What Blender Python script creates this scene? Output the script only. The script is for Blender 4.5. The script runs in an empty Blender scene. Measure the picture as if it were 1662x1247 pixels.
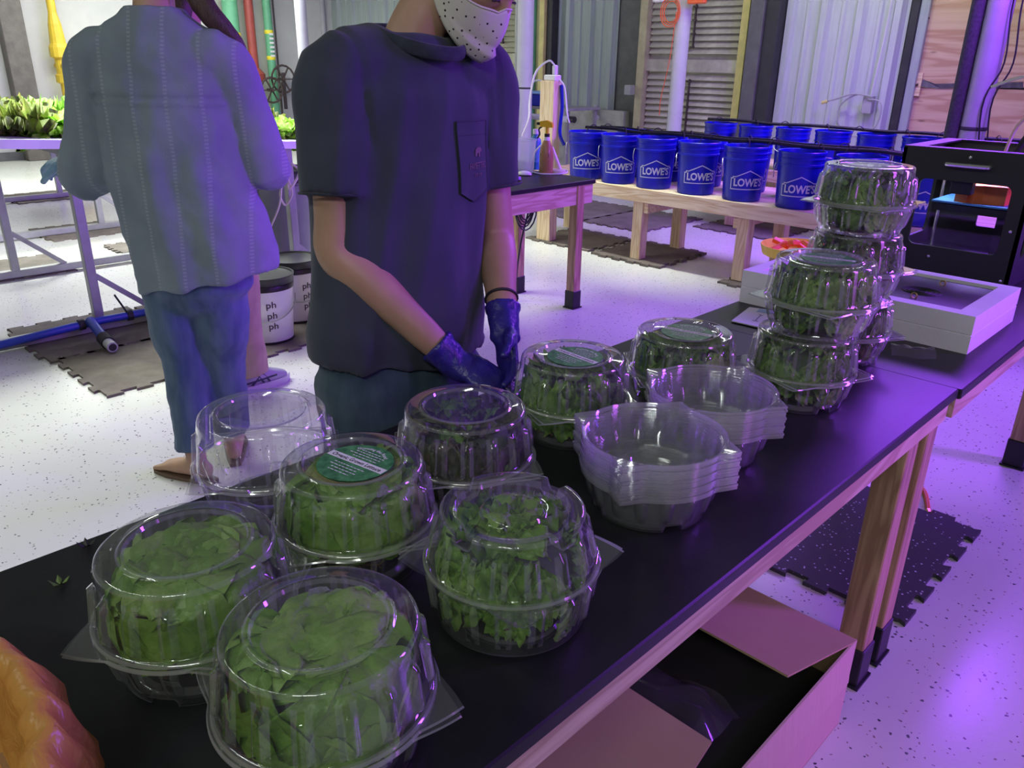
import bpy, bmesh, math, random
from mathutils import Vector, Matrix, Euler, noise as mnoise
random.seed(7)
PI = math.pi
S = bpy.context.scene
COL = S.collection

# ------------------------------------------------------------------ camera
CAM = Vector((0.0, 0.0, 1.475))
F_PX = 1288.5
cam_d = bpy.data.cameras.new('camera')
cam_d.sensor_fit = 'HORIZONTAL'; cam_d.sensor_width = 36.0
cam_d.lens = F_PX / 1662.0 * 36.0
cam_d.clip_start = 0.02; cam_d.clip_end = 120
camera = bpy.data.objects.new('camera', cam_d); COL.objects.link(camera)
AX = Vector((0.71158897, 0.2761012, -0.64607218))   # world X seen in camera axes (right, down, forward)
AY = Vector((0.70243591, -0.25994242, 0.66258112))
AZ = Vector((0.01499787, -0.92530971, -0.37891556))
camera.matrix_world = Matrix((
    (AX[0], -AX[1], -AX[2], CAM[0]),
    (AY[0], -AY[1], -AY[2], CAM[1]),
    (AZ[0], -AZ[1], -AZ[2], CAM[2]),
    (0, 0, 0, 1)))
S.camera = camera

def at(px, py, axis, val):
    """the point of the room on the plane axis = val that is surveyed from a photo point"""
    c = Vector((px - 831.0, py - 623.5, F_PX))
    r = Vector((AX.dot(c), AY.dot(c), AZ.dot(c)))
    t = (val - CAM[axis]) / r[axis]
    return CAM + r * t

# ------------------------------------------------------------------ world, lamps, exposure
w = bpy.data.worlds.new('world'); S.world = w; w.use_nodes = True
bg = w.node_tree.nodes['Background']
bg.inputs[0].default_value = (0.80, 0.84, 0.80, 1); bg.inputs[1].default_value = 0.10

def area(name, loc, target, sx, sy, power, color, spread=PI):
    l = bpy.data.lights.new(name, 'AREA'); l.shape = 'RECTANGLE'; l.size = sx; l.size_y = sy
    l.energy = power; l.color = color; l.spread = spread
    o = bpy.data.objects.new(name, l); COL.objects.link(o)
    o.location = loc
    d = Vector(target) - Vector(loc)
    o.rotation_euler = d.to_track_quat('-Z', 'Y').to_euler()
    return o
WHITE = (0.93, 1.0, 0.90)
PURPLE = (0.30, 0.055, 1.0)
MAGENTA = (0.58, 0.12, 1.0)
# white tubes hung over the lettuce tables, the work lights of the hall
area('grow_tube_lamp', (-5.4, 1.6, 2.45), (-5.4, 1.6, 0), 1.0, 3.2, 165, WHITE, 2.2)
area('grow_tube_lamp', (-8.6, 2.6, 2.45), (-8.6, 2.6, 0), 1.0, 3.6, 420, WHITE, 2.3)
area('grow_tube_lamp', (-11.5, 5.0, 2.9), (-11.5, 5.0, 0), 1.2, 4.0, 170, WHITE)
area('hall_lamp', (-3.6, 7.2, 3.6), (-3.9, 7.8, 0), 3.4, 0.3, 58, WHITE)
area('bench_lamp', (-3.9, 4.9, 2.0), (-3.9, 5.0, 0), 2.2, 0.1, 7.0, WHITE, 0.75)
for k in range(3):   # unseen thin tubes, added for glints on the clear plastic
    area('unseen_tube', (-3.0 + 0.9 * k, -0.9 - 0.2 * k, 3.1), (-1.8 + 0.5 * k, 0.6, 0.8), 2.0, 0.03, 5.0, WHITE)
area('unseen_tube', (1.0, -1.4, 2.9), (-0.6, 1.8, 0.4), 1.6, 0.04, 28, WHITE)  # unseen tube behind the camera, added to whiten the near leg faces
# violet lamps: over the bucket benches, and the plant towers along the right aisle
area('bucket_grow_lamp', (-1.7, 6.45, 2.7), (-3.0, 5.2, 0), 2.8, 0.4, 250, PURPLE)
area('plant_tower_lamp', (1.8, 4.3, 2.1), (-2.0, 2.3, 1.4), 0.5, 1.8, 85, PURPLE, 1.9)
area('plant_tower_lamp', (2.5, 1.9, 1.5), (-0.5, 1.75, 0.45), 0.5, 2.2, 5.5, MAGENTA, 0.85)

S.view_settings.view_transform = 'Standard'
S.view_settings.look = 'None'
S.view_settings.gamma = 1.0
S.view_settings.use_curve_mapping = False
S.view_settings.exposure = 0.0
S.cycles.transparent_max_bounces = 36
S.cycles.max_bounces = 6
S.cycles.sample_clamp_indirect = 4.0
S.cycles.caustics_reflective = False
S.cycles.caustics_refractive = False

# ------------------------------------------------------------------ materials
MATS = {}
def new_mat(name):
    m = bpy.data.materials.new(name); m.use_nodes = True
    nt = m.node_tree
    b = nt.nodes.get('Principled BSDF')
    MATS[name] = m
    return m, nt, b
def rgb(r, g, b): return (r, g, b, 1.0)
def N(nt, kind, **kw):
    n = nt.nodes.new(kind)
    for k, v in kw.items():
        if k.startswith('_'): setattr(n, k[1:], v)
        else: n.inputs[k.replace('__', ' ')].default_value = v
    return n
def ramp(nt, stops, interp='LINEAR'):
    r = nt.nodes.new('ShaderNodeValToRGB'); cr = r.color_ramp; cr.interpolation = interp
    while len(cr.elements) < len(stops): cr.elements.new(0.5)
    for e, (p, c) in zip(cr.elements, stops):
        e.position = p; e.color = c
    return r
def plain(name, col, rough=0.5, metal=0.0, var=0.0, scale=8.0, bump=0.0, bscale=60.0, col2=None, stretch=None, spec=None, coat=0.0):
    """plain coat with an uneven tone and fine relief"""
    m, nt, b = new_mat(name)
    b.inputs['Roughness'].default_value = rough; b.inputs['Metallic'].default_value = metal
    if spec is not None: b.inputs['Specular IOR Level'].default_value = spec
    if coat: b.inputs['Coat Weight'].default_value = coat
    tc = N(nt, 'ShaderNodeTexCoord'); src = tc.outputs['Object']
    if stretch:
        mp = N(nt, 'ShaderNodeMapping'); mp.inputs['Scale'].default_value = stretch
        nt.links.new(src, mp.inputs[0]); src = mp.outputs[0]
    if var > 0 or col2:
        n = N(nt, 'ShaderNodeTexNoise', Scale=scale, Detail=4.0, Roughness=0.6)
        nt.links.new(src, n.inputs['Vector'])
        c1 = rgb(*[c * (1 - var) for c in col]); c2 = rgb(*(col2 or [min(1, c * (1 + var)) for c in col]))
        r = ramp(nt, [(0.32, c1), (0.68, c2)])
        nt.links.new(n.outputs['Fac'], r.inputs[0]); nt.links.new(r.outputs[0], b.inputs['Base Color'])
    else:
        b.inputs['Base Color'].default_value = rgb(*col)
    if bump > 0:
        n2 = N(nt, 'ShaderNodeTexNoise', Scale=bscale, Detail=3.0)
        nt.links.new(src, n2.inputs['Vector'])
        bp = N(nt, 'ShaderNodeBump', Strength=bump, Distance=0.01)
        nt.links.new(n2.outputs['Fac'], bp.inputs['Height']); nt.links.new(bp.outputs[0], b.inputs['Normal'])
    return m
def wood(name, light, dark, axis='Y', scale=1.0, rough=0.45, knots=True):
    m, nt, b = new_mat(name)
    tc = N(nt, 'ShaderNodeTexCoord'); mp = N(nt, 'ShaderNodeMapping')
    s = {'X': (0.8, 9, 9), 'Y': (9, 0.8, 9), 'Z': (9, 9, 0.8)}[axis]
    mp.inputs['Scale'].default_value = [v * scale for v in s]
    nt.links.new(tc.outputs['Object'], mp.inputs[0])
    n = N(nt, 'ShaderNodeTexNoise', Scale=2.2, Detail=2.0, Distortion=0.6)
    nt.links.new(mp.outputs[0], n.inputs['Vector'])
    mul = N(nt, 'ShaderNodeMath', _operation='MULTIPLY'); mul.inputs[1].default_value = 9.0
    nt.links.new(n.outputs['Fac'], mul.inputs[0])
    fr = N(nt, 'ShaderNodeMath', _operation='PINGPONG'); fr.inputs[1].default_value = 1.0
    nt.links.new(mul.outputs[0], fr.inputs[0])
    n2 = N(nt, 'ShaderNodeTexNoise', Scale=30.0, Detail=3.0); nt.links.new(mp.outputs[0], n2.inputs['Vector'])
    add = N(nt, 'ShaderNodeMath', _operation='MULTIPLY_ADD'); add.inputs[1].default_value = 0.35
    nt.links.new(n2.outputs['Fac'], add.inputs[0]); nt.links.new(fr.outputs[0], add.inputs[2])
    r = ramp(nt, [(0.15, rgb(*light)), (0.75, rgb(*[(a + c) / 2 for a, c in zip(light, dark)])), (1.15, rgb(*dark))])
    nt.links.new(add.outputs[0], r.inputs[0])
    out = r.outputs[0]
    if knots:
        v = N(nt, 'ShaderNodeTexVoronoi', Scale=2.6); mp2 = N(nt, 'ShaderNodeMapping')
        mp2.inputs['Scale'].default_value = {'X': (0.6, 2, 2), 'Y': (2, 0.6, 2), 'Z': (2, 2, 0.6)}[axis]
        nt.links.new(tc.outputs['Object'], mp2.inputs[0]); nt.links.new(mp2.outputs[0], v.inputs['Vector'])
        kr = ramp(nt, [(0.05, (1, 1, 1, 1)), (0.09, (0, 0, 0, 1))]); nt.links.new(v.outputs['Distance'], kr.inputs[0])
        mx = N(nt, 'ShaderNodeMix', _data_type='RGBA'); mx.inputs['B'].default_value = rgb(*[d * 0.5 for d in dark])
        nt.links.new(kr.outputs[0], mx.inputs['Factor']); nt.links.new(out, mx.inputs['A']); out = mx.outputs['Result']
    nt.links.new(out, b.inputs['Base Color']); b.inputs['Roughness'].default_value = rough
    return m
def clear_plastic(name, tint=(0.97, 0.98, 0.97), rough=0.06, ior=1.5, haze=0.0, gain=1.0):
    """a thin clear sheet: passes light straight through, mirrors by Fresnel, a trace of milky haze"""
    m, nt, b = new_mat(name); nt.nodes.remove(b)
    out = nt.nodes['Material Output']
    tr = N(nt, 'ShaderNodeBsdfTransparent'); tr.inputs[0].default_value = rgb(*tint)
    gl = N(nt, 'ShaderNodeBsdfGlossy'); gl.inputs['Roughness'].default_value = rough; gl.inputs[0].default_value = (1, 1, 1, 1)
    fr = N(nt, 'ShaderNodeFresnel'); fr.inputs['IOR'].default_value = ior
    geo = N(nt, 'ShaderNodeNewGeometry')
    # a sheet has no inside: use the same index from both sides
    iv = N(nt, 'ShaderNodeMix', _data_type='FLOAT'); iv.inputs['A'].default_value = ior; iv.inputs['B'].default_value = 1.0 / ior
    nt.links.new(geo.outputs['Backfacing'], iv.inputs['Factor']); 
    inv = N(nt, 'ShaderNodeMath', _operation='MULTIPLY'); inv.inputs[1].default_value = gain
    nt.links.new(iv.outputs['Result'], fr.inputs['IOR'])
    nt.links.new(fr.outputs[0], inv.inputs[0])
    mx = N(nt, 'ShaderNodeMixShader'); nt.links.new(inv.outputs[0], mx.inputs[0])
    body = tr.outputs[0]
    if haze > 0:
        df = N(nt, 'ShaderNodeBsdfTranslucent'); df.inputs[0].default_value = (0.9, 0.9, 0.92, 1)
        d2 = N(nt, 'ShaderNodeBsdfDiffuse'); d2.inputs[0].default_value = (0.9, 0.9, 0.92, 1)
        hm = N(nt, 'ShaderNodeMixShader'); hm.inputs[0].default_value = 0.5
        nt.links.new(df.outputs[0], hm.inputs[1]); nt.links.new(d2.outputs[0], hm.inputs[2])
        h2 = N(nt, 'ShaderNodeMixShader'); h2.inputs[0].default_value = haze
        nt.links.new(tr.outputs[0], h2.inputs[1]); nt.links.new(hm.outputs[0], h2.inputs[2]); body = h2.outputs[0]
    nt.links.new(body, mx.inputs[1]); nt.links.new(gl.outputs[0], mx.inputs[2]); nt.links.new(mx.outputs[0], out.inputs[0])
    return m
def leafmat(name, c1, c2, c3, scale=14.0, vein=0.3, rough=0.4, trans=0.25):
    m, nt, b = new_mat(name)
    tc = N(nt, 'ShaderNodeTexCoord')
    n = N(nt, 'ShaderNodeTexNoise', Scale=scale, Detail=5.0, Roughness=0.65, Distortion=0.5)
    nt.links.new(tc.outputs['Object'], n.inputs['Vector'])
    r = ramp(nt, [(0.3, rgb(*c1)), (0.52, rgb(*c2)), (0.75, rgb(*c3))])
    oi = N(nt, 'ShaderNodeObjectInfo')
    ad = N(nt, 'ShaderNodeMath', _operation='MULTIPLY_ADD'); ad.inputs[1].default_value = 0.28; 
    sub = N(nt, 'ShaderNodeMath', _operation='SUBTRACT'); sub.inputs[1].default_value = 0.14
    nt.links.new(oi.outputs['Random'], ad.inputs[0]); nt.links.new(n.outputs['Fac'], ad.inputs[2])
    nt.links.new(ad.outputs[0], sub.inputs[0]); nt.links.new(sub.outputs[0], r.inputs[0])
    nt.links.new(r.outputs[0], b.inputs['Base Color'])
    b.inputs['Roughness'].default_value = rough
    n2 = N(nt, 'ShaderNodeTexNoise', Scale=scale * 4, Detail=4.0); nt.links.new(tc.outputs['Object'], n2.inputs['Vector'])
    bp = N(nt, 'ShaderNodeBump', Strength=vein, Distance=0.004)
    nt.links.new(n2.outputs['Fac'], bp.inputs['Height']); nt.links.new(bp.outputs[0], b.inputs['Normal'])
    tl = N(nt, 'ShaderNodeBsdfTranslucent'); nt.links.new(r.outputs[0], tl.inputs[0])
    mx = N(nt, 'ShaderNodeMixShader'); mx.inputs[0].default_value = trans
    out = nt.nodes['Material Output']
    nt.links.new(b.outputs[0], mx.inputs[1]); nt.links.new(tl.outputs[0], mx.inputs[2]); nt.links.new(mx.outputs[0], out.inputs[0])
    return m
def M(n): return MATS[n]

# ------------------------------------------------------------------ mesh helpers
class MB:
    def __init__(s): s.v = []; s.f = []
    def add(s, verts, faces):
        o = len(s.v); s.v += [tuple(v) for v in verts]; s.f += [tuple(i + o for i in f) for f in faces]; return s
    def box(s, x0, x1, y0, y1, z0, z1, bev=0.0):
        if bev <= 0:
            v = [(x, y, z) for x in (x0, x1) for y in (y0, y1) for z in (z0, z1)]
            return s.add(v, [(0, 1, 3, 2), (4, 6, 7, 5), (0, 4, 5, 1), (2, 3, 7, 6), (0, 2, 6, 4), (1, 5, 7, 3)])
        b = bev; rings = []
        for z, i in ((z0, b), (z0 + b, 0), (z1 - b, 0), (z1, b)):
            c = b
            rings.append([(x0 + i + c, y0 + i, z), (x1 - i - c, y0 + i, z), (x1 - i, y0 + i + c, z), (x1 - i, y1 - i - c, z),
                          (x1 - i - c, y1 - i, z), (x0 + i + c, y1 - i, z), (x0 + i, y1 - i - c, z), (x0 + i, y0 + i + c, z)])
        return s.rings(rings, True)
    def rings(s, rings, cap=False, closed=True):
        n = len(rings[0]); v = [p for r in rings for p in r]; f = []
        for k in range(len(rings) - 1):
            for i in range(n if closed else n - 1):
                j = (i + 1) % n
                f.append((k * n + i, k * n + j, (k + 1) * n + j, (k + 1) * n + i))
        if cap:
            f.append(tuple(range(n - 1, -1, -1))); f.append(tuple((len(rings) - 1) * n + i for i in range(n)))
        return s.add(v, f)
    def bar(s, p0, p1, w, h, up=(0, 0, 1)):
        p0 = Vector(p0); p1 = Vector(p1); d = (p1 - p0).normalized(); u = Vector(up)
        if abs(d.dot(u)) > 0.98: u = Vector((1, 0, 0))
        a = d.cross(u).normalized(); b = a.cross(d).normalized()
        q = [a * sx * w / 2 + b * sz * h / 2 for sx, sz in ((-1, -1), (1, -1), (1, 1), (-1, 1))]
        return s.rings([[tuple(p + o) for o in q] for p in (p0, p1)], True)
    def tube(s, path, r, n=8, cap=True):
        P = [Vector(p) for p in path]; rr = r if isinstance(r, (list, tuple)) else [r] * len(P); rings = []
        up = Vector((0.13, 0.27, 0.95))
        for i, p in enumerate(P):
            d = (P[min(i + 1, len(P) - 1)] - P[max(i - 1, 0)]).normalized()
            a = d.cross(up)
            if a.length < 1e-3: a = d.cross(Vector((1, 0, 0)))
            a.normalize(); b = d.cross(a).normalized(); up = -b if b.dot(up) < 0 else b
            a = d.cross(up).normalized(); b = a.cross(d)
            rings.append([tuple(p + (a * math.cos(t) + b * math.sin(t)) * rr[i]) for t in [2 * PI * k / n for k in range(n)]])
        return s.rings(rings, cap)
    def lathe(s, prof, n=32, c=(0, 0, 0), cap=False):
        return s.rings([[(c[0] + r * math.cos(2 * PI * k / n), c[1] + r * math.sin(2 * PI * k / n), c[2] + z) for k in range(n)] for r, z in prof], cap)
    def cyl(s, c, r, z0, z1, n=20, r2=None):
        return s.lathe([(r, z0), (r if r2 is None else r2, z1)], n, c, True)
    def prism(s, poly, z0, z1):
        n = len(poly); v = [(x, y, z0) for x, y in poly] + [(x, y, z1) for x, y in poly]
        f = [tuple(range(n - 1, -1, -1)), tuple(range(n, 2 * n))] + [(i, (i + 1) % n, n + (i + 1) % n, n + i) for i in range(n)]
        return s.add(v, f)
    def map(s, fn): s.v = [tuple(fn(Vector(p))) for p in s.v]; return s
    def mesh(s, name, smooth=False):
        me = bpy.data.meshes.new(name); me.from_pydata(s.v, [], s.f); me.validate(); me.update()
        bm = bmesh.new(); bm.from_mesh(me); bmesh.ops.recalc_face_normals(bm, faces=bm.faces); bm.to_mesh(me); bm.free()
        if smooth:
            me.polygons.foreach_set('use_smooth', [True] * len(me.polygons))
            if smooth != 'all': me.set_sharp_from_angle(angle=math.radians(40))
        return me
    def build(s, name, mat, parent=None, smooth=False, world=False, loc=None):
        if world:
            o0 = Vector((0, 0, 0)); p = parent
            while p: o0 += Vector(p.location); p = p.parent
            s.v = [tuple(Vector(q) - o0) for q in s.v]
        o = bpy.data.objects.new(name, s.mesh(name, smooth)); COL.objects.link(o)
        o.data.materials.append(M(mat) if isinstance(mat, str) else mat)
        o.parent = parent
        if loc is not None: o.location = loc
        return o
def part(name, me, mat=None, parent=None, loc=(0, 0, 0), rot=(0, 0, 0)):
    o = bpy.data.objects.new(name, me); COL.objects.link(o); o.parent = parent; o.location = loc; o.rotation_euler = rot
    if mat and not me.materials: me.materials.append(M(mat))
    return o
def tag(o, label, cat, group=None, kind=None):
    o['label'] = label
    if cat: o['category'] = cat
    if group: o['group'] = group
    if kind: o['kind'] = kind
    return o
def thing(name, label, cat, loc=(0, 0, 0), rz=0.0, group=None):
    o = bpy.data.objects.new(name, None); COL.objects.link(o); o.empty_display_size = 0.05
    o.location = loc; o.rotation_euler = (0, 0, rz)
    return tag(o, label, cat, group)
def struct(o, label=None):
    o['kind'] = 'structure'
    if label: o['label'] = label
    return o
def dup(root, loc=None, rz=None, label=None, group=None):
    r = root.copy(); COL.objects.link(r)
    if loc is not None: r.location = loc
    if rz is not None: r.rotation_euler = (r.rotation_euler[0], r.rotation_euler[1], rz)
    if label: r['label'] = label
    if group: r['group'] = group
    for ch in list(root.children):
        c = ch.copy(); COL.objects.link(c); c.parent = r
        for g in list(ch.children):
            d = g.copy(); COL.objects.link(d); d.parent = c
    return r
def text_mesh(s, size, bold=0.0, extrude=0.0, align='CENTER'):
    cu = bpy.data.curves.new('txt', 'FONT'); cu.body = s; cu.size = size; cu.align_x = align; cu.align_y = 'CENTER'
    cu.offset = bold; cu.extrude = extrude; cu.resolution_u = 3
    o = bpy.data.objects.new('txt', cu); COL.objects.link(o)
    bpy.context.view_layer.update()
    me = bpy.data.meshes.new_from_object(o.evaluated_get(bpy.context.evaluated_depsgraph_get()))
    mb = MB(); mb.add([tuple(v.co) for v in me.vertices], [tuple(p.vertices) for p in me.polygons])
    bpy.data.objects.remove(o); bpy.data.meshes.remove(me); bpy.data.curves.remove(cu)
    return mb
def spline(pts, n=8):
    """Catmull-Rom through the points"""
    P = [Vector(p) for p in pts]; P = [2 * P[0] - P[1]] + P + [2 * P[-1] - P[-2]]; out = []
    for i in range(1, len(P) - 2):
        for k in range(n):
            t = k / n; a, b, c, d = P[i - 1], P[i], P[i + 1], P[i + 2]
            out.append(0.5 * ((2 * b) + (c - a) * t + (2 * a - 5 * b + 4 * c - d) * t * t + (3 * b - a - 3 * c + d) * t ** 3))
    out.append(P[-2]); return out
# ------------------------------------------------------------------ setting materials
def floor_mat():
    m, nt, b = new_mat('epoxy_floor')
    tc = N(nt, 'ShaderNodeTexCoord')
    n = N(nt, 'ShaderNodeTexNoise', Scale=0.9, Detail=4.0); nt.links.new(tc.outputs['Object'], n.inputs['Vector'])
    base = ramp(nt, [(0.3, rgb(0.60, 0.60, 0.57)), (0.7, rgb(0.70, 0.70, 0.67))]); nt.links.new(n.outputs['Fac'], base.inputs[0])
    col = base.outputs[0]
    for sc, th, keep, c in ((62.0, 0.25, 0.86, rgb(0.13, 0.13, 0.15)), (85.0, 0.25, 0.86, rgb(0.30, 0.24, 0.20)), (40.0, 0.15, 0.90, rgb(0.05, 0.05, 0.07))):
        wn = N(nt, 'ShaderNodeTexNoise', Scale=sc * 1.2, Detail=1.0); nt.links.new(tc.outputs['Object'], wn.inputs['Vector'])
        wm = N(nt, 'ShaderNodeMix', _data_type='RGBA'); wm.inputs['Factor'].default_value = 0.012
        nt.links.new(tc.outputs['Object'], wm.inputs['A']); nt.links.new(wn.outputs['Color'], wm.inputs['B'])
        v = N(nt, 'ShaderNodeTexVoronoi', Scale=sc); nt.links.new(wm.outputs['Result'], v.inputs['Vector'])
        lt = N(nt, 'ShaderNodeMath', _operation='LESS_THAN'); lt.inputs[1].default_value = th
        nt.links.new(v.outputs['Distance'], lt.inputs[0])
        sp = N(nt, 'ShaderNodeSeparateColor'); nt.links.new(v.outputs['Color'], sp.inputs[0])
        gt = N(nt, 'ShaderNodeMath', _operation='GREATER_THAN'); gt.inputs[1].default_value = keep
        nt.links.new(sp.outputs[0], gt.inputs[0])
        mu = N(nt, 'ShaderNodeMath', _operation='MULTIPLY'); nt.links.new(lt.outputs[0], mu.inputs[0]); nt.links.new(gt.outputs[0], mu.inputs[1])
        mx = N(nt, 'ShaderNodeMix', _data_type='RGBA'); mx.inputs['B'].default_value = c
        nt.links.new(mu.outputs[0], mx.inputs['Factor']); nt.links.new(col, mx.inputs['A']); col = mx.outputs['Result']
    nt.links.new(col, b.inputs['Base Color'])
    b.inputs['Roughness'].default_value = 0.24
    n3 = N(nt, 'ShaderNodeTexNoise', Scale=45.0, Detail=2.0); nt.links.new(tc.outputs['Object'], n3.inputs['Vector'])
    bp = N(nt, 'ShaderNodeBump', Strength=0.08, Distance=0.004); nt.links.new(n3.outputs['Fac'], bp.inputs['Height']); nt.links.new(bp.outputs[0], b.inputs['Normal'])
floor_mat()
plain('wall_white', (0.62, 0.62, 0.59), 0.6, var=0.05, scale=3)
plain('steel_grey_panel', (0.36, 0.41, 0.42), 0.5, var=0.09, scale=5, stretch=(6, 6, 0.5))
plain('steel_white_panel', (0.56, 0.60, 0.63), 0.45, var=0.08, scale=5, stretch=(6, 6, 0.5))
plain('concrete', (0.42, 0.42, 0.39), 0.8, var=0.2, scale=7, bump=0.2)
plain('louver_paint', (0.50, 0.48, 0.37), 0.6, var=0.16, scale=7, col2=(0.60, 0.585, 0.47))
plain('frame_cream', (0.48, 0.44, 0.28), 0.6, var=0.15)
plain('frame_yellow', (0.70, 0.62, 0.24), 0.55, var=0.12)
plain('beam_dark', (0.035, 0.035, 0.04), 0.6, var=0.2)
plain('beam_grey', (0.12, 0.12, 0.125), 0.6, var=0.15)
plain('beam_brown', (0.14, 0.125, 0.11), 0.6, var=0.2)
plain('pipe_grey', (0.42, 0.42, 0.45), 0.4, var=0.06)
plain('pipe_white', (0.66, 0.66, 0.72), 0.4, var=0.05)
plain('foam_sleeve', (0.05, 0.05, 0.055), 0.85, var=0.3, scale=60)
plain('pipe_green', (0.14, 0.42, 0.24), 0.45, var=0.08)
plain('pipe_red', (0.36, 0.07, 0.06), 0.45, var=0.1)
plain('pipe_yellow', (0.75, 0.53, 0.05), 0.45, var=0.1)
plain('band_yellow', (0.85, 0.72, 0.05), 0.5)
plain('iron_dark', (0.06, 0.04, 0.04), 0.5, var=0.2)
plain('zip_metal', (0.45, 0.46, 0.47), 0.35, metal=0.6)
plain('tar_paper', (0.12, 0.11, 0.13), 0.85, var=0.3, scale=20)
plain('orange_plastic', (0.90, 0.16, 0.05), 0.45, var=0.05)
plain('black_rubber', (0.018, 0.018, 0.02), 0.6)
plain('white_plastic', (0.80, 0.80, 0.80), 0.4)
wood('plywood', (0.66, 0.47, 0.33), (0.50, 0.29, 0.19), 'X', 0.35, 0.6)
wood('pine', (0.84, 0.70, 0.48), (0.66, 0.47, 0.27), 'X', 0.9, 0.55)
wood('pine_post', (0.86, 0.70, 0.46), (0.68, 0.48, 0.27), 'Z', 0.9, 0.55)

# ------------------------------------------------------------------ floor, walls
struct(MB().box(-15, 5, -4, 10, -0.1, 0.0).build('floor', 'epoxy_floor'), 'white epoxy floor with dark flecks')
YW = 9.0
wall_back = struct(MB().box(-13.6, 5, YW + 0.02, YW + 0.2, 0, 4.2).build('wall_back', 'beam_grey'), 'back wall of metal cladding, shutters and plywood')
wall_left = struct(MB().box(-13.7, -13.5, -4, YW, 0, 4.2).build('wall_left', 'wall_white'), 'white panelled wall behind the lettuce tables')
struct(MB().box(-13.5, -13.47, -4, YW, 0, 0.12).build('baseboard_left', 'beam_grey'))

def cladding(x0, x1, z0, z1, mat, ribs, name='panel'):
    """folded sheet: deep ribs at the given x, shallow ones between them"""
    prof = [(x0, 0.0)]
    for x, w_, d in ribs:
        prof += [(x - w_ / 2, 0.0), (x - w_ / 4, -d), (x + w_ / 4, -d), (x + w_ / 2, 0.0)]
    prof.append((x1, 0.0))
    mb = MB()
    for k in range(len(prof) - 1):
        (xa, ya), (xb, yb) = prof[k], prof[k + 1]
        mb.add([(xa, YW + ya, z0), (xb, YW + yb, z0), (xb, YW + yb, z1), (xa, YW + ya, z1)], [(0, 1, 2, 3)])
    return mb.build(name, mat, wall_back)
def ribs_between(x0, x1, n, w_=0.12, d=0.05):
    st = (x1 - x0) / n
    return [(x0 + st * (i + 0.5), w_ if i % 2 == 0 else w_ * 0.45, d if i % 2 == 0 else d * 0.35) for i in range(n)]
gx0, gx1 = -8.15, -6.95
cladding(-9.0 + 0.62, gx1, 0.86, 4.2, 'steel_grey_panel', ribs_between(gx0 - 0.1, gx1, 7))
wx0, wx1 = at(1262, 100, 1, YW)[0], at(1462, 100, 1, YW)[0]
cladding(wx0, wx1, 0.5, 4.2, 'steel_white_panel', ribs_between(wx0, wx1, 7, 0.13, 0.06))
cladding(-13.5, -11.2, 0.0, 4.2, 'steel_grey_panel', ribs_between(-13.4, -11.3, 9))
MB().box(-8.5, -6.7, YW - 0.10, YW + 0.02, 0, 0.86).build('kerb', 'concrete', wall_back)
MB().box(-5.0, 4.9, YW - 0.08, YW + 0.02, 0, 0.5).build('kerb', 'concrete', wall_back)
# plywood sheets with a torn strip of tar paper
px0 = at(1492, 100, 1, YW)[0]
MB().box(px0, 0.0, YW - 0.03, YW + 0.02, 1.30, 3.6).build('plywood_sheet', 'plywood', wall_back)
MB().box(px0, 0.0, YW - 0.025, YW + 0.02, 0.3, 1.28).build('plywood_sheet', 'plywood', wall_back)
tp = [at(1497, 128, 1, YW), at(1520, 136, 1, YW), at(1560, 135, 1, YW), at(1662, 133, 1, YW), at(1662, 143, 1, YW), at(1560, 142, 1, YW), at(1530, 144, 1, YW), at(1496, 141, 1, YW)]
mb = MB(); n = len(tp)
mb.add([(p[0], YW - 0.032 - 0.012 * (i % 2), p[2]) for i, p in enumerate(tp)] + [(p[0], YW - 0.029, p[2]) for p in tp],
       [tuple(range(n - 1, -1, -1))] + [(i, (i + 1) % n, n + (i + 1) % n, n + i) for i in range(n)])
mb.build('torn_strip', 'tar_paper', wall_back)
a = at(1480, 118, 1, YW); b_ = at(1494, 156, 1, YW)
MB().box(a[0], b_[0], YW - 0.05, YW - 0.03, b_[2], a[2]).build('wood_chip', 'pine', wall_back)
for q in ((1500, 33), (1482, 140)):
    p = at(q[0], q[1], 1, YW - 0.04); MB().bar((p[0] - 0.05, p[1], p[2] - 0.015), (p[0] + 0.05, p[1] - 0.02, p[2] + 0.02), 0.015, 0.015).build('nail', 'iron_dark', wall_back)
# uprights of the back wall
def upright(xa, xb, mat, y0=0.12, z0=0.0, name='trim_1', lab=None):
    return struct(MB().box(xa, xb, YW - y0, YW + 0.02, z0, 4.2, 0.006).build(name, mat), lab)
X = lambda px, py=100: at(px, py, 1, YW - 0.1)[0]
upright(X(1463), X(1476), 'beam_dark', 0.10, name='trim_1', lab='dark steel upright beside plywood')
upright(X(1476), X(1491), 'steel_grey_panel', 0.08, name='trim_2', lab='pale steel upright at the plywood edge')
upright(X(1212), X(1229), 'beam_dark', 0.16, name='trim_3', lab='black slot beside the shutter')
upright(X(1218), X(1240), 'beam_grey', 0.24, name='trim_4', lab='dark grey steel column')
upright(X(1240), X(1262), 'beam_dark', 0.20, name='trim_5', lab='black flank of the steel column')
upright(X(866), X(873), 'pipe_green', 0.2, name='trim_6', lab='green upright beside the white pole')
upright(X(873), X(881), 'frame_cream', 0.15, name='trim_7', lab='cream upright')
upright(X(881), X(889), 'frame_yellow', 0.2, name='trim_8', lab='yellow upright')
upright(X(889), X(898), 'beam_dark', 0.15, name='trim_9', lab='black upright at the edge of the cladding')
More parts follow.
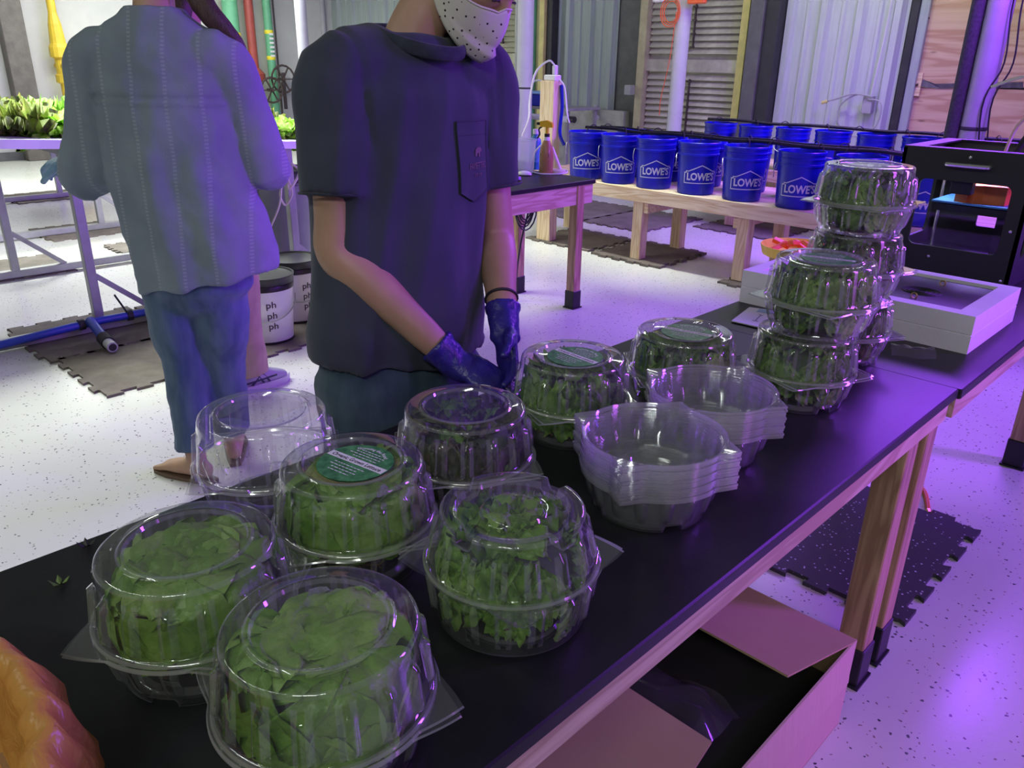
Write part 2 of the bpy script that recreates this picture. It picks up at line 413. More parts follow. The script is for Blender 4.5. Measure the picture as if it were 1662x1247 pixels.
# louvred shutters
def shutter(name, xa, xb, z0, z1, mid, lab, pitch=0.074):
    t = struct(thing(name, lab, None, (0, 0, 0)))
    y = YW - 0.05
    MB().box(xa - 0.11, xa, YW - 0.14, YW, z0, z1).build('frame_post', 'frame_cream', t)
    MB().box(xb, xb + 0.09, YW - 0.14, YW, z0, z1).build('frame_post', 'frame_yellow', t)
    MB().box(xa, xb, YW - 0.08, YW, mid - 0.07, mid + 0.07).build('mid_rail', 'louver_paint', t)
    MB().box(xa, xb, YW - 0.005, YW + 0.01, z0, z1).build('backing', 'louver_paint', t)
    q = [(0.0, pitch * 0.95), (-0.05, 0.0), (-0.058, 0.004), (-0.008, pitch * 0.98)]
    sm = MB().rings([[(xx, y_, z_) for y_, z_ in q] for xx in (xa + 0.01, xb - 0.01)], True).mesh('slat')
    z = z0 + 0.05
    while z < z1 - pitch:
        if not (mid - 0.07 - pitch < z < mid + 0.07): part('slat', sm, 'louver_paint', t, (0, YW - 0.008, z))
        z += pitch
    for zz0, zz1 in ((z0 + 0.1, mid - 0.15), (mid + 0.2, z1 - 0.2)):
        mb = MB(); xx = (xa + xb) / 2
        mb.box(xx - 0.008, xx + 0.008, YW - 0.085, YW - 0.06, zz0, zz1)
        k = zz0
        while k < zz1: mb.box(xx - 0.03, xx + 0.02, YW - 0.10, YW - 0.06, k, k + 0.02); k += pitch * 2
        mb.build('control_rod', 'iron_dark', t)
    return t
xa = X(1047, 120); xb = X(1196, 120)
shutter('window_1', xa, xb, 0.55, 3.4, at(1120, 107, 1, YW - .05)[2], 'cream louvred shutter with peeling paint')
shutter('window_2', X(790, 120), X(838, 120), 0.55, 3.4, at(830, 95, 1, YW - .05)[2], 'cream louvred shutter behind the person in navy shirt')
# junction box and conduit on the shutter frame
p = at(1021, 146, 1, YW - 0.2)
o = MB().box(p[0] - 0.05, p[0] + 0.05, YW - 0.24, YW - 0.14, p[2] - 0.06, p[2] + 0.06, 0.006).build('junction_box', 'pipe_grey')
tag(o, 'small grey electrical box on the cream window frame', 'box')
# wall outlet with coiled cord on the white cladding
p = at(1408, 170, 1, YW - 0.1)
t = thing('wall_outlet', 'grey outlet box with coiled cord on white metal cladding', 'outlet', (p[0], YW - 0.06, p[2]))
MB().box(-0.05, 0.05, -0.06, 0.02, -0.09, 0.09, 0.006).build('box', 'pipe_grey', t)
MB().tube([(0.02, -0.03, 0.08), (0.05, -0.03, 0.6), (0.07, -0.02, 1.8)], 0.012, 6).build('conduit', 'pipe_white', t)
MB().tube(spline([(0, -0.07, 0.06), (0.15, -0.08, 0.02), (0.14, -0.08, -0.2), (-0.05, -0.08, -0.32), (-0.25, -0.08, -0.22), (-0.27, -0.08, -0.02), (-0.1, -0.09, 0.1), (0.05, -0.08, 0.08)], 6), 0.008, 6).build('cord', 'pipe_grey', t)
MB().tube(spline([(0.0, -0.09, 0.09), (-0.15, -0.1, 0.1), (-0.33, -0.12, 0.04), (-0.42, -0.12, 0.02)], 6), 0.009, 6).build('cord', 'pipe_grey', t)
MB().tube([(-0.40, -0.12, 0.02), (-0.46, -0.12, 0.0)], 0.018, 8).build('plug', 'frame_yellow', t)
# pipe stub at the kerb
p = at(960, 190, 1, YW - 0.2)
tag(MB().tube([(p[0], YW - 0.12, p[2] + 0.15), (p[0], YW - 0.15, p[2]), (p[0] + 0.1, YW - 0.2, p[2])], 0.03, 8).build('pipe_elbow', 'pipe_grey'), 'grey pipe elbow at the foot of the cladding', 'pipe')

# free-standing poles
def pole(px, py, y, r, mat, lab, extra=None, z1=4.2):
    p = at(px, py, 1, y)
    t = thing('support_pole', lab, 'pole', (p[0], y, 0))
    MB().cyl((0, 0, 0), r, 0.02, z1, 24).build('shaft', mat, t, smooth=True)
    MB().box(-r * 1.9, r * 1.9, -r * 1.9, r * 1.9, 0, 0.02, 0.004).build('base_plate', mat, t)
    if extra: extra(t, r)
    return t
def ex_dark(t, r):
    MB().cyl((-r * 1.55, -0.01, 0), r * 0.62, 0.1, 4.2, 14).build('insulated_pipe', 'foam_sleeve', t, smooth=True)
    p = MB(); p.lathe([(r * 1.02, 1.05), (r * 1.06, 1.06), (r * 1.02, 1.075)], 24); p.build('clamp_ring', 'beam_dark', t)
    for dx, dy in ((0.09, -0.07), (0.14, -0.05)):
        MB().tube(spline([(dx + 0.05, dy, 2.4), (dx, dy, 1.9), (dx + 0.03, dy, 1.5), (dx - 0.04, dy - 0.02, 1.2), (dx + 0.06, dy, 0.5), (dx, dy, 0.02)], 6), 0.006, 6).build('cable', 'black_rubber', t)
pole(1604, 100, 6.6, 0.085, 'pipe_grey', 'grey pole with dark foam-wrapped pipe beside it, in front of the plywood', ex_dark)
def ex_band(t, r):
    MB().cyl((-r * 1.5, 0.02, 0), r * 0.4, 0.1, 4.2, 12).build('conduit', 'pipe_grey', t, smooth=True)
    z = at(852, 143, 1, t.location[1])[2]
    MB().lathe([(r * 1.02, z - 0.01), (r * 1.04, z), (r * 1.02, z + 0.01)], 24).build('cable_tie', 'beam_dark', t)
pole(852, 100, 7.4, 0.095, 'pipe_white', 'white pole standing beside the tall pine post', ex_band)
def ex_cord(t, r):
    z0 = at(1100, 20, 1, t.location[1])[2]; x0 = 0.0
    mb = MB()
    for k in range(3):
        rr = 0.09 + 0.02 * k
        mb.tube([(-0.10 + rr * math.cos(a_ * PI / 10), -r - 0.02 - 0.008 * k, z0 + rr * 1.2 * math.sin(a_ * PI / 10)) for a_ in range(21)], 0.006, 5, False)
    mb.build('cord_coil', 'orange_plastic', t)
    MB().tube(spline([(-0.02, -r - 0.03, z0), (-0.06, -r - 0.03, z0 - 0.5), (-0.14, -r - 0.02, z0 - 0.9), (-0.16, -r, z0 - 1.1)], 6), 0.005, 5).build('cord', 'orange_plastic', t)
    MB().box(0.12, 0.34, -r - 0.06, -r, z0 + 0.07, z0 + 0.2, 0.01).build('hook_box', 'orange_plastic', t)
    MB().box(-0.34, -0.2, -r - 0.06, -r, z0 + 0.1, z0 + 0.2, 0.01).build('socket', 'white_plastic', t)
pole(1103, 100, 8.3, 0.085, 'pipe_white', 'white pole with orange cord coil in front of the shutter', ex_cord)
pole(491, 60, 7.0, 0.085, 'pipe_white', 'white pole behind the shoulder of the navy shirt')
p = at(520, 60, 1, 8.9)
for k in range(3): struct(MB().cyl((p[0] + k * 0.14, 8.8, 0), 0.05, 0, 4.2, 12).build('trim_%d' % (10 + k), 'pipe_grey', smooth=True), 'grey conduit in the wall corner')

# pipes on the left wall
XL = -13.5
Y = lambda px, py: at(px, py, 0, XL + 0.25)
a = Y(10, 0); b_ = Y(50, 150)
struct(MB().box(XL, XL + 0.22, Y(28, 75)[1] - 0.14, Y(28, 75)[1] + 0.16, 0, 4.2, 0.01).build('trim_20', 'beam_brown'), 'dark brown steel column on the white wall')
MB().box(XL + 0.001, XL + 0.012, -2, Y(2, 30)[1], 2.0, 2.35).build('window_strip', plain('sky_blue_sheet', (0.45, 0.62, 0.75), 0.4), wall_left)
struct(MB().box(XL, XL + 0.03, Y(459, 60)[1] - .01, Y(459, 60)[1] + .01, 0, 4.2).build('trim_21', 'beam_brown'))
def flange(mb, x, y, z, r, h): mb.cyl((x, y, z), r, -h / 2, h / 2, 16)
p = Y(95, 75); t = thing('gas_pipe', 'yellow gas pipe with flanged valve on the white wall', 'pipe', (XL + 0.25, p[1], 0))
MB().cyl((0, 0, 0), 0.057, 1.55, 4.0, 14).build('riser', 'pipe_yellow', t, smooth=True)
z_ = Y(90, 95)[2]
MB().lathe([(0.056, z_ + 0.6), (0.086, z_ + 0.45), (0.106, z_ + 0.2), (0.132, z_ + 0.15), (0.132, z_ + 0.02), (0.086, z_), (0.086, z_ - 0.2), (0.112, z_ - 0.22), (0.112, z_ - 0.32), (0.066, z_ - 0.34), (0.066, 0.02)], 14).build('valve_body', 'pipe_yellow', t)
MB().tube([(-0.20, 0, z_ - 0.1), (0.25, 0, z_ - 0.1)], 0.05, 10).build('side_port', 'pipe_yellow', t)
def wheel(t, x, y, z, r, name='hand_wheel'):
    mb = MB(); mb.tube([(x, y + r * math.cos(k * PI / 8), z + r * math.sin(k * PI / 8)) for k in range(17)], 0.018, 6, False)
    for k in range(3): mb.bar((x, y - r * math.cos(k * PI / 3), z - r * math.sin(k * PI / 3)), (x, y + r * math.cos(k * PI / 3), z + r * math.sin(k * PI / 3)), 0.02, 0.02)
    mb.tube([(x - 0.15, y, z), (x + 0.05, y, z)], 0.025, 8); mb.build(name, 'iron_dark', t)
for px, mat, r, lab, bands in ((378, 'pipe_green', 0.125, 'thick green water pipe on the wall behind the blouse', (56, 84)), (408, 'pipe_red', 0.075, 'red sprinkler pipe with hand wheel valve', ()), (437, 'pipe_green', 0.07, 'thin green water pipe with yellow bands', (52, 94))):
    p = Y(px, 60); t = thing('water_pipe', lab, 'pipe', (XL + 0.25, p[1], 0))
    zb = Y(px, 120)[2] if mat == 'pipe_red' else 0.02
    MB().cyl((0, 0, 0), r, zb - 0.15 if mat == 'pipe_red' else 0.02, 4.1, 16).build('riser', mat, t, smooth=True)
    for by in bands:
        z = Y(px, by)[2]; MB().lathe([(r + 0.002, z - 0.03), (r + 0.006, z), (r + 0.002, z + 0.03)], 16).build('band', 'band_yellow', t)
    if bands:
        z0 = Y(px, bands[0])[2]; z1 = Y(px, bands[1])[2]; mb = MB()
        for k in range(6): mb.box(r * 0.7, r + 0.004, -r * 0.5, r * 0.5, z1 + (z0 - z1) * (k + .25) / 6, z1 + (z0 - z1) * (k + .75) / 6)
        mb.build('stencil_lettering', 'white_plastic', t)
    if mat == 'pipe_red':
        MB().lathe([(r, zb + 0.1), (0.17, zb), (0.17, zb - 0.1), (0.1, zb - 0.16), (0.1, zb - 0.55), (0.16, zb - 0.6), (0.16, zb - 0.7), (0.02, zb - 0.7)], 14).build('valve_body', 'pipe_red', t)
        MB().cyl((0, 0, 0), 0.1, 0.02, zb - 0.7, 12).build('lower_pipe', 'pipe_green', t)
        wheel(t, 0.3, 0.12, zb - 0.25, 0.2)
    if px == 437: 
        z = Y(px, 128)[2]; wheel(t, 0.25, 0.05, z, 0.22); MB().cyl((0, 0.2, 0), 0.03, z - 0.5, z + 0.1, 10).build('spindle', 'iron_dark', t)
p = Y(472, 140); tag(MB().box(XL, XL + 0.1, p[1] - 0.1, p[1] + 0.1, p[2] - 0.15, p[2] + 0.15, 0.01).build('junction_box', 'pipe_grey'), 'small grey outlet box on the wall by the pipes', 'box')
# ------------------------------------------------------------------ benches, tables, buckets
plain('black_epoxy', (0.017, 0.017, 0.019), 0.40, var=0.35, scale=5, bump=0.03, bscale=220, spec=0.28)
wood('oak_apron', (0.66, 0.50, 0.36), (0.46, 0.30, 0.20), 'Y', 1.0, 0.42, False)
wood('oak_leg', (0.50, 0.33, 0.19), (0.30, 0.18, 0.10), 'Z', 0.9, 0.42, False)
plain('rubber_boot', (0.012, 0.012, 0.015), 0.5)
plain('bucket_blue', (0.006, 0.012, 0.42), 0.32, var=0.06, scale=6, spec=0.5)
plain('logo_white', (0.62, 0.62, 0.70), 0.5)
plain('wire', (0.5, 0.5, 0.52), 0.3, metal=0.7)
def mat_rubber():
    m, nt, b = new_mat('mat_brown')
    tc = N(nt, 'ShaderNodeTexCoord'); n = N(nt, 'ShaderNodeTexNoise', Scale=4.0, Detail=6.0, Roughness=0.7); nt.links.new(tc.outputs['Object'], n.inputs['Vector'])
    r = ramp(nt, [(0.3, rgb(0.085, 0.07, 0.062)), (0.55, rgb(0.15, 0.125, 0.108)), (0.69, rgb(0.19, 0.165, 0.15)), (0.73, rgb(0.42, 0.40, 0.39))])
    nt.links.new(n.outputs['Fac'], r.inputs[0]); nt.links.new(r.outputs[0], b.inputs['Base Color']); b.inputs['Roughness'].default_value = 0.85
    m, nt, b = new_mat('mat_speckled')
    tc = N(nt, 'ShaderNodeTexCoord'); v = N(nt, 'ShaderNodeTexVoronoi', Scale=75.0); nt.links.new(tc.outputs['Object'], v.inputs['Vector'])
    lt = N(nt, 'ShaderNodeMath', _operation='LESS_THAN'); lt.inputs[1].default_value = 0.24; nt.links.new(v.outputs['Distance'], lt.inputs[0])
    sp = N(nt, 'ShaderNodeSeparateColor'); nt.links.new(v.outputs['Color'], sp.inputs[0])
    gt = N(nt, 'ShaderNodeMath', _operation='GREATER_THAN'); gt.inputs[1].default_value = 0.66; nt.links.new(sp.outputs[0], gt.inputs[0])
    mu = N(nt, 'ShaderNodeMath', _operation='MULTIPLY'); nt.links.new(lt.outputs[0], mu.inputs[0]); nt.links.new(gt.outputs[0], mu.inputs[1])
    mx = N(nt, 'ShaderNodeMix', _data_type='RGBA'); mx.inputs['A'].default_value = rgb(0.05, 0.048, 0.055); mx.inputs['B'].default_value = rgb(0.55, 0.55, 0.58)
    nt.links.new(mu.outputs[0], mx.inputs['Factor']); nt.links.new(mx.outputs['Result'], b.inputs['Base Color']); b.inputs['Roughness'].default_value = 0.6
mat_rubber()

def lab_table(label, x0, x1, y0, y1, h, legs, apron_z=0.10):
    t = thing('lab_table', label, 'table', ((x0 + x1) / 2, (y0 + y1) / 2, 0))
    W = dict(parent=t, world=True)
    MB().box(x0, x1, y0, y1, h - 0.026, h, 0.003).build('tabletop', 'black_epoxy', **W)
    i = 0.012; zt = h - 0.026
    MB().box(x1 - i - 0.022, x1 - i, y0 + i, y1 - i, zt - apron_z, zt).build('apron', 'oak_apron', **W)
    MB().box(x0 + i, x0 + i + 0.022, y0 + i, y1 - i, zt - apron_z, zt).build('apron', 'oak_apron', **W)
    MB().box(x0 + i + .022, x1 - i - .022, y1 - i - 0.022, y1 - i, zt - apron_z, zt).build('apron', 'oak_apron', **W)
    MB().box(x0 + i + .022, x1 - i - .022, y0 + i, y0 + i + 0.022, zt - apron_z, zt).build('apron', 'oak_apron', **W)
    for lx, ly in legs:
        lg = MB().box(lx - 0.0325, lx + 0.0325, ly - 0.0325, ly + 0.0325, 0.08, zt, 0.003).build('leg', 'oak_leg', **W)
        MB().box(lx - 0.037, lx + 0.037, ly - 0.037, ly + 0.037, 0.006, 0.115, 0.003).box(lx - 0.043, lx + 0.043, ly - 0.043, ly + 0.043, 0, 0.008).build('rubber_boot', 'rubber_boot', lg, world=True)
    return t
TX0, TX1, TZ = -1.223, -0.461, 0.762
lab_table('black-topped lab table holding the clamshells, nearest the camera', TX0, TX1, -0.45, 2.003, TZ,
          [(TX1 - .045, 1.79), (TX1 - .045, 1.915), (TX0 + .045, 1.888), (TX1 - .045, -0.38), (TX0 + .045, -0.38)], 0.055)
lab_table('black-topped lab table carrying the printer and white foam tray', TX0 + 0.004, TX1 + 0.006, 2.008, 3.80, TZ - 0.003,
          [(TX0 + .049, 2.12), (TX1 - .075, 3.44), (TX0 + .049, 3.44)], 0.055)
T3Z = 0.80
lab_table('black-topped lab table with spray bottle and clear bin on it', -3.76, -3.13, 2.35, 3.92, T3Z,
          [(-3.165, 3.79), (-3.66, 3.79), (-3.165, 2.45), (-3.70, 2.45)], 0.115)
t3c = thing('cable_bundle', 'black cables hanging under the lab table with spray bottle', 'cable', (-3.55, 3.72, 0.66))
mb = MB()
for k in range(5):
    r = 0.05 + 0.012 * k
    mb.tube([(0.02 * math.cos(k) + 0.01 * k, r * math.cos(a_ * PI / 8), -0.07 + 1.4 * r * math.sin(a_ * PI / 8)) for a_ in range(17)], 0.005, 5, False)
mb.build('coil', 'black_rubber', t3c)
MB().tube(spline([(0.02, 0.03, -0.08), (0.0, -0.02, -0.3), (0.02, -0.08, -0.55), (0.05, -0.1, -0.65)], 6), 0.006, 6).build('drop_cable', 'black_rubber', t3c)
MB().tube([(0, 0, 0.02), (0, 0, -0.02)], 0.02, 8).build('knot', 'black_rubber', t3c)

# rubber mats with puzzle edges
def puzzle(x0, x1, y0, y1, n=8, d=0.028):
    def edge(p, q, nrm, flip):
        out = []; L = (q - p); w_ = 1.0 / n
        for k in range(n):
            a = p + L * (k * w_); b = p + L * ((k + 1) * w_); u = L * w_
            if (k + flip) % 2:
                out += [a, a + u * 0.06 + nrm * d * 0.3, a - u * 0.08 + nrm * d, b + u * 0.08 + nrm * d, b - u * 0.06 + nrm * d * 0.3]
            else: out += [a]
        return out
    a, b, c, e = Vector((x0, y0)), Vector((x1, y0)), Vector((x1, y1)), Vector((x0, y1))
    return edge(a, b, Vector((0, -1)), 0) + edge(b, c, Vector((1, 0)), 1) + edge(c, e, Vector((0, 1)), 0) + edge(e, a, Vector((-1, 0)), 1)
def rubber_mat(label, x0, x1, y0, y1, mat='mat_brown', n=9, th=0.012, tilt=0.0, z=0.0):
    cx, cy = (x0 + x1) / 2, (y0 + y1) / 2
    o = MB().prism([(p[0] - cx, p[1] - cy) for p in puzzle(x0, x1, y0, y1, n)], 0, th).build('rubber_mat', mat)
    o.location = (cx, cy, z); o.rotation_euler = (tilt, 0, 0)
    return tag(o, label, 'mat', 'interlocking rubber floor mats')
rubber_mat('speckled black puzzle mat under the near lab table', -1.09, -0.50, 2.10, 2.78, 'mat_speckled', 9, 0.014)
rubber_mat('brown puzzle mat with white stains at the cut blue pipe', -4.32, -3.70, 1.10, 1.72)
rubber_mat('brown puzzle mat under the foot bar with the blue pipe', -5.02, -4.345, 1.06, 1.72)
rubber_mat('brown puzzle mat under the white ph buckets', -4.32, -3.68, 1.75, 2.38)
rubber_mat('brown puzzle mat behind the ph buckets under the table foot', -4.97, -4.345, 1.75, 2.38)
rubber_mat('brown puzzle mat under the second foot bar at the left', -6.86, -6.24, 1.20, 1.82)
rubber_mat('brown puzzle mat behind the grey table leg, half hidden by the blouse', -7.98, -7.36, 2.02, 2.64)
rubber_mat('small brown puzzle mat edge beside the blouse hem', -6.9, -6.55, 2.27, 2.70)
rubber_mat('brown puzzle mat farthest left under the far table', -10.15, -9.5, 2.35, 3.05)
rubber_mat('brown puzzle mat tip at the left edge of the picture', -8.3, -7.70, 1.10, 1.72)
rubber_mat('dusty puzzle mat under the front bench leg in the middle', -4.02, -3.40, 5.06, 5.72, tilt=0.012, th=0.02, z=0.004)
rubber_mat('dusty puzzle mat under the bench leg with the tall post', -4.80, -4.14, 5.10, 5.74, th=0.016)
rubber_mat('dusty puzzle mat behind the bench, nearest the poles', -5.80, -5.02, 6.1, 7.1, n=11)
rubber_mat('dusty puzzle mat in the gap behind the bench posts', -5.0, -4.3, 6.1, 7.1, n=11)
rubber_mat('dusty puzzle mat under the rear bucket bench', -4.1, -3.3, 6.7, 7.5, n=11)
rubber_mat('small puzzle mat under the right bench leg', -2.82, -2.62, 5.03, 5.28, n=3, th=0.016)

# wooden bucket benches
def bench(label, x0, x1, y0, y1, h, legs):
    t = thing('bucket_bench', label, 'bench', ((x0 + x1) / 2, (y0 + y1) / 2, 0)); W = dict(parent=t, world=True)
    MB().box(x0, x1, y0, y0 + 0.038, h - 0.10, h, 0.002).build('front_rail', 'pine', **W)
    MB().box(x0, x1, y1 - 0.038, y1, h - 0.10, h, 0.002).build('back_rail', 'pine', **W)
    n = 5; d = (y1 - y0 - 0.076) / n
    for k in range(n): MB().box(x0, x1, y0 + 0.038 + d * k + 0.008, y0 + 0.038 + d * (k + 1) - 0.004, h - 0.04, h - 0.003, 0.002).build('plank', 'pine', **W)
    for lx, ly, side in legs:
        MB().box(lx - 0.045, lx + 0.045, ly - 0.045, ly + 0.045, 0.02, h - 0.04 if ly > y0 + 0.2 else h - 0.1, 0.003).build('leg', 'pine_post', **W)
        if ly < y0 + 0.2:
            MB().box(lx + side * 0.045, lx + side * 0.083, ly - 0.03, y1 - 0.045, h - 0.19, h - 0.101, 0.002).build('crossbar', 'pine', **W)
    return t
BZ = 0.575
bench('pine bench carrying the front rows of blue buckets', -4.98, -0.9, 5.075, 5.95, BZ,
      [(-3.66, 5.165, 1), (-2.755, 5.165, -1), (-1.6, 5.165, 1), (-3.66, 5.72, 1), (-2.755, 5.72, 1), (-1.6, 5.72, 1), (-4.85, 5.72, 1)])
bench('pine bench carrying the rear rows of blue buckets', -4.45, -0.3, 6.90, 7.80, BZ,
      [(-3.9, 7.0, 1), (-2.6, 7.0, 1), (-1.2, 7.0, 1), (-3.9, 7.7, 1), (-2.6, 7.7, 1), (-1.2, 7.7, 1)])
t = thing('pine_post', 'tall pine post with power strip beside the first blue bucket', 'post', (-4.64, 5.16, 0.016))
MB().box(-0.075, 0.075, -0.05, 0.045, 0, 1.30, 0.003).build('board', 'pine_post', t)
p0 = MB().box(-0.05, 0.075, -0.04, 0.04, 1.30, 1.345, 0.006).build('power_strip', 'white_plastic', t)
MB().box(0.02, 0.055, -0.02, 0.02, 1.345, 1.42, 0.006).build('plug', 'white_plastic', p0)
MB().tube(spline([(0.03, 0, 1.42), (-0.02, -0.02, 1.45), (-0.12, -0.06, 1.36), (-0.16, -0.08, 1.15), (-0.15, -0.1, 1.0), (-0.2, -0.12, 0.86)], 7), 0.008, 6).build('white_cord', 'white_plastic', p0)
MB().tube(spline([(0.06, 0.02, 1.32), (0.13, 0.02, 1.25), (0.16, 0.03, 1.05), (0.17, 0.05, 0.98)], 6), 0.007, 6).build('white_cord', 'white_plastic', p0)
MB().tube(spline([(0.085, 0.03, 1.27), (0.1, 0.03, 1.1), (0.095, 0.02, 0.9), (0.12, 0.05, 0.8)], 6), 0.015, 6).build('blue_hose', 'bucket_blue', t)

def wrap(mb, R, z0, slope):
    """lays a flat drawing (x to the right, y up) on the bucket wall facing -Y"""
    def f(p):
        r = R + slope * (p[1] + z0) + p[2] + 0.0012
        a = p[0] / R
        return Vector((r * math.sin(a), -r * math.cos(a), z0 + p[1]))
    return mb.map(f)
def make_bucket(label, logo=True):
    t = thing('bucket', label, 'bucket', group='blue five-gallon buckets')
    MB().lathe([(0.0, 0.004), (0.125, 0.0), (0.131, 0.006), (0.145, 0.275), (0.150, 0.277), (0.150, 0.290), (0.1465, 0.292), (0.1475, 0.318), (0.151, 0.320), (0.151, 0.328), (0.148, 0.330), (0.149, 0.350),
                (0.155, 0.352), (0.156, 0.366), (0.153, 0.370), (0.147, 0.368), (0.144, 0.30), (0.128, 0.02), (0.0, 0.015)], 40).build('body', 'bucket_blue', t, smooth=True)
    R = 0.166
    bail = MB().tube(spline([(-0.155, 0, 0.285), (-0.162, -0.03, 0.25), (-0.135, -0.10, 0.19), (-0.06, -0.158, 0.16), (0.0, -0.17, 0.152)] if not logo else
                    [(-0.152, 0, 0.285), (-0.165, -0.02, 0.28), (-0.172, -0.05, 0.24), (-0.168, -0.03, 0.2), (-0.16, 0.04, 0.19)], 6), 0.003, 6).build('bail', 'wire', t)
    if logo:
        tx = text_mesh("LOWE'S", 0.072, 0.0022)
        tx.map(lambda p: Vector((p[0] * 0.80, p[1] * 1.0 - 0.004, 0)))
        g = MB()
        out = [(-0.118, -0.048), (0.118, -0.048), (0.118, 0.026), (0.105, 0.026), (0.105, 0.036), (0.086, 0.036), (0.0, 0.078), (-0.086, 0.036), (-0.105, 0.036), (-0.105, 0.026), (-0.118, 0.026)]
        wd = 0.0030
        for k in range(len(out)):
            a = Vector(out[k]); b = Vector(out[(k + 1) % len(out)]); d = (b - a).normalized(); nn = Vector((-d[1], d[0])) * wd
            m = max(1, int((b - a).length / 0.02)); a = a - d * wd; b = b + d * wd
            for j in range(m):
                u = a + (b - a) * (j / m); v_ = a + (b - a) * ((j + 1) / m)
                g.add([(u + nn).to_3d(), (u - nn).to_3d(), (v_ - nn).to_3d(), (v_ + nn).to_3d()], [(0, 1, 2, 3)])
        tx.add(g.v, g.f)
        sl = 0.014 / 0.27
        wrap(tx, 0.1312, 0.135, sl); tx.build('logo', 'logo_white', t)
    return t
b_logo = make_bucket('x'); b_plain = make_bucket('y', False)
front_x = [-4.30, -3.965, -3.62, -3.245, -2.865, -2.455, -2.06, -1.66]
words = ['first', 'second', 'third', 'fourth', 'fifth', 'sixth', 'seventh', 'eighth']
for i, x in enumerate(front_x):
    y = 5.245
    face = math.atan2(0 - x, 5.245)              # turn that points the logo at the near table
    turn = face + [0.05, 0.10, 0.06, 0.24, 0.30, 0.12, 0.2, 0.1][i]
    lab = 'blue bucket with white lettering, %s of the front row counting from the pine post' % words[i]
    if i == 0: b = b_logo; b.location = (x, y, BZ - 0.002); b.rotation_euler[2] = turn; b['label'] = lab
    else: b = dup(b_logo, (x, y, BZ - 0.002), turn, lab)
for i, x in enumerate([-4.13, -3.79, -3.43, -3.05, -2.66, -2.26, -1.86]):
    dup(b_logo, (x, 5.66, BZ - 0.002), math.atan2(-x, 5.66) + 0.25, 'blue bucket hidden in the second row behind the gap after the %s front bucket' % words[i], 'second row of blue buckets')
words2 = words + ['ninth', 'tenth', 'eleventh']
for i in range(11):
    x = -4.18 + 0.37 * i
    lab = 'blue bucket on the rear bench, %s along its row from the shutter side' % words2[i]; g = 'blue buckets on the rear bench'
    if i == 0: b_plain.location = (x, 7.10, BZ - 0.002); b_plain['label'] = lab; b_plain['group'] = g
    else: dup(b_plain, (x, 7.10, BZ - 0.002), 0.18 * i, lab, g)
# drip lines lying across the bucket rims
def drip(label, x0, x1, y, z, n, r=0.011):
    t = thing('drip_line', label, 'hose', ((x0 + x1) / 2, y, z))
    L = x1 - x0
    MB().tube(spline([(-L / 2 + L * k / n, 0.012 * math.sin(k * 1.7), 0.006 * math.sin(k * 2.3) + 0.004) for k in range(n + 1)], 5), r, 8).build('main_hose', 'black_rubber', t, smooth=True)
    for k in range(n):
        xx = -L / 2 + L * (k + 0.5) / n; s = 1 if k % 2 else -1
        MB().tube(spline([(xx, 0, 0.008), (xx + 0.03 * s, -0.03, 0.03), (xx + 0.06 * s, -0.06, 0.0), (xx + 0.07 * s, -0.08, -0.06)], 5), 0.0035, 5).build('drip_tube', 'black_rubber', t)
drip('black drip hose lying over the front bucket rims', -4.45, -1.2, 5.40, BZ + 0.378, 12, 0.012)
drip('thin black drip hose over the second bucket row', -4.45, -1.4, 5.60, BZ + 0.376, 12, 0.008)
drip('black drip hose lying over the rear bench buckets', -4.4, -0.3, 7.22, BZ + 0.380, 12, 0.014)
# ------------------------------------------------------------------ things on the second table
plain('printer_black', (0.014, 0.014, 0.016), 0.5, bump=0.15, bscale=300)
plain('chrome', (0.75, 0.75, 0.76), 0.25, metal=0.9)
plain('blue_bed', (0.10, 0.30, 0.75), 0.35, var=0.2)
plain('orange_print', (0.95, 0.20, 0.02), 0.4)
plain('foam_white', (0.80, 0.80, 0.80), 0.8, var=0.04, bump=0.08, bscale=140)
plain('panel_black', (0.025, 0.027, 0.032), 0.4, var=0.2)
plain('paper', (0.78, 0.79, 0.80), 0.6)
plain('ink_grey', (0.25, 0.27, 0.3), 0.6)
plain('paper_blue', (0.35, 0.50, 0.68), 0.6, var=0.2)
plain('cardboard', (0.46, 0.31, 0.19), 0.75, var=0.07, scale=3, bump=0.05)
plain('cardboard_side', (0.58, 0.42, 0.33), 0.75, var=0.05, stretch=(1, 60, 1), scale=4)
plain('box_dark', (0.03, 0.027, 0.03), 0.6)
clear_plastic('bag_film', (0.95, 0.95, 0.96), 0.12, 1.45, 0.06)
clear_plastic('window_film', (0.85, 0.87, 0.92), 0.04, 1.45, 0.0)

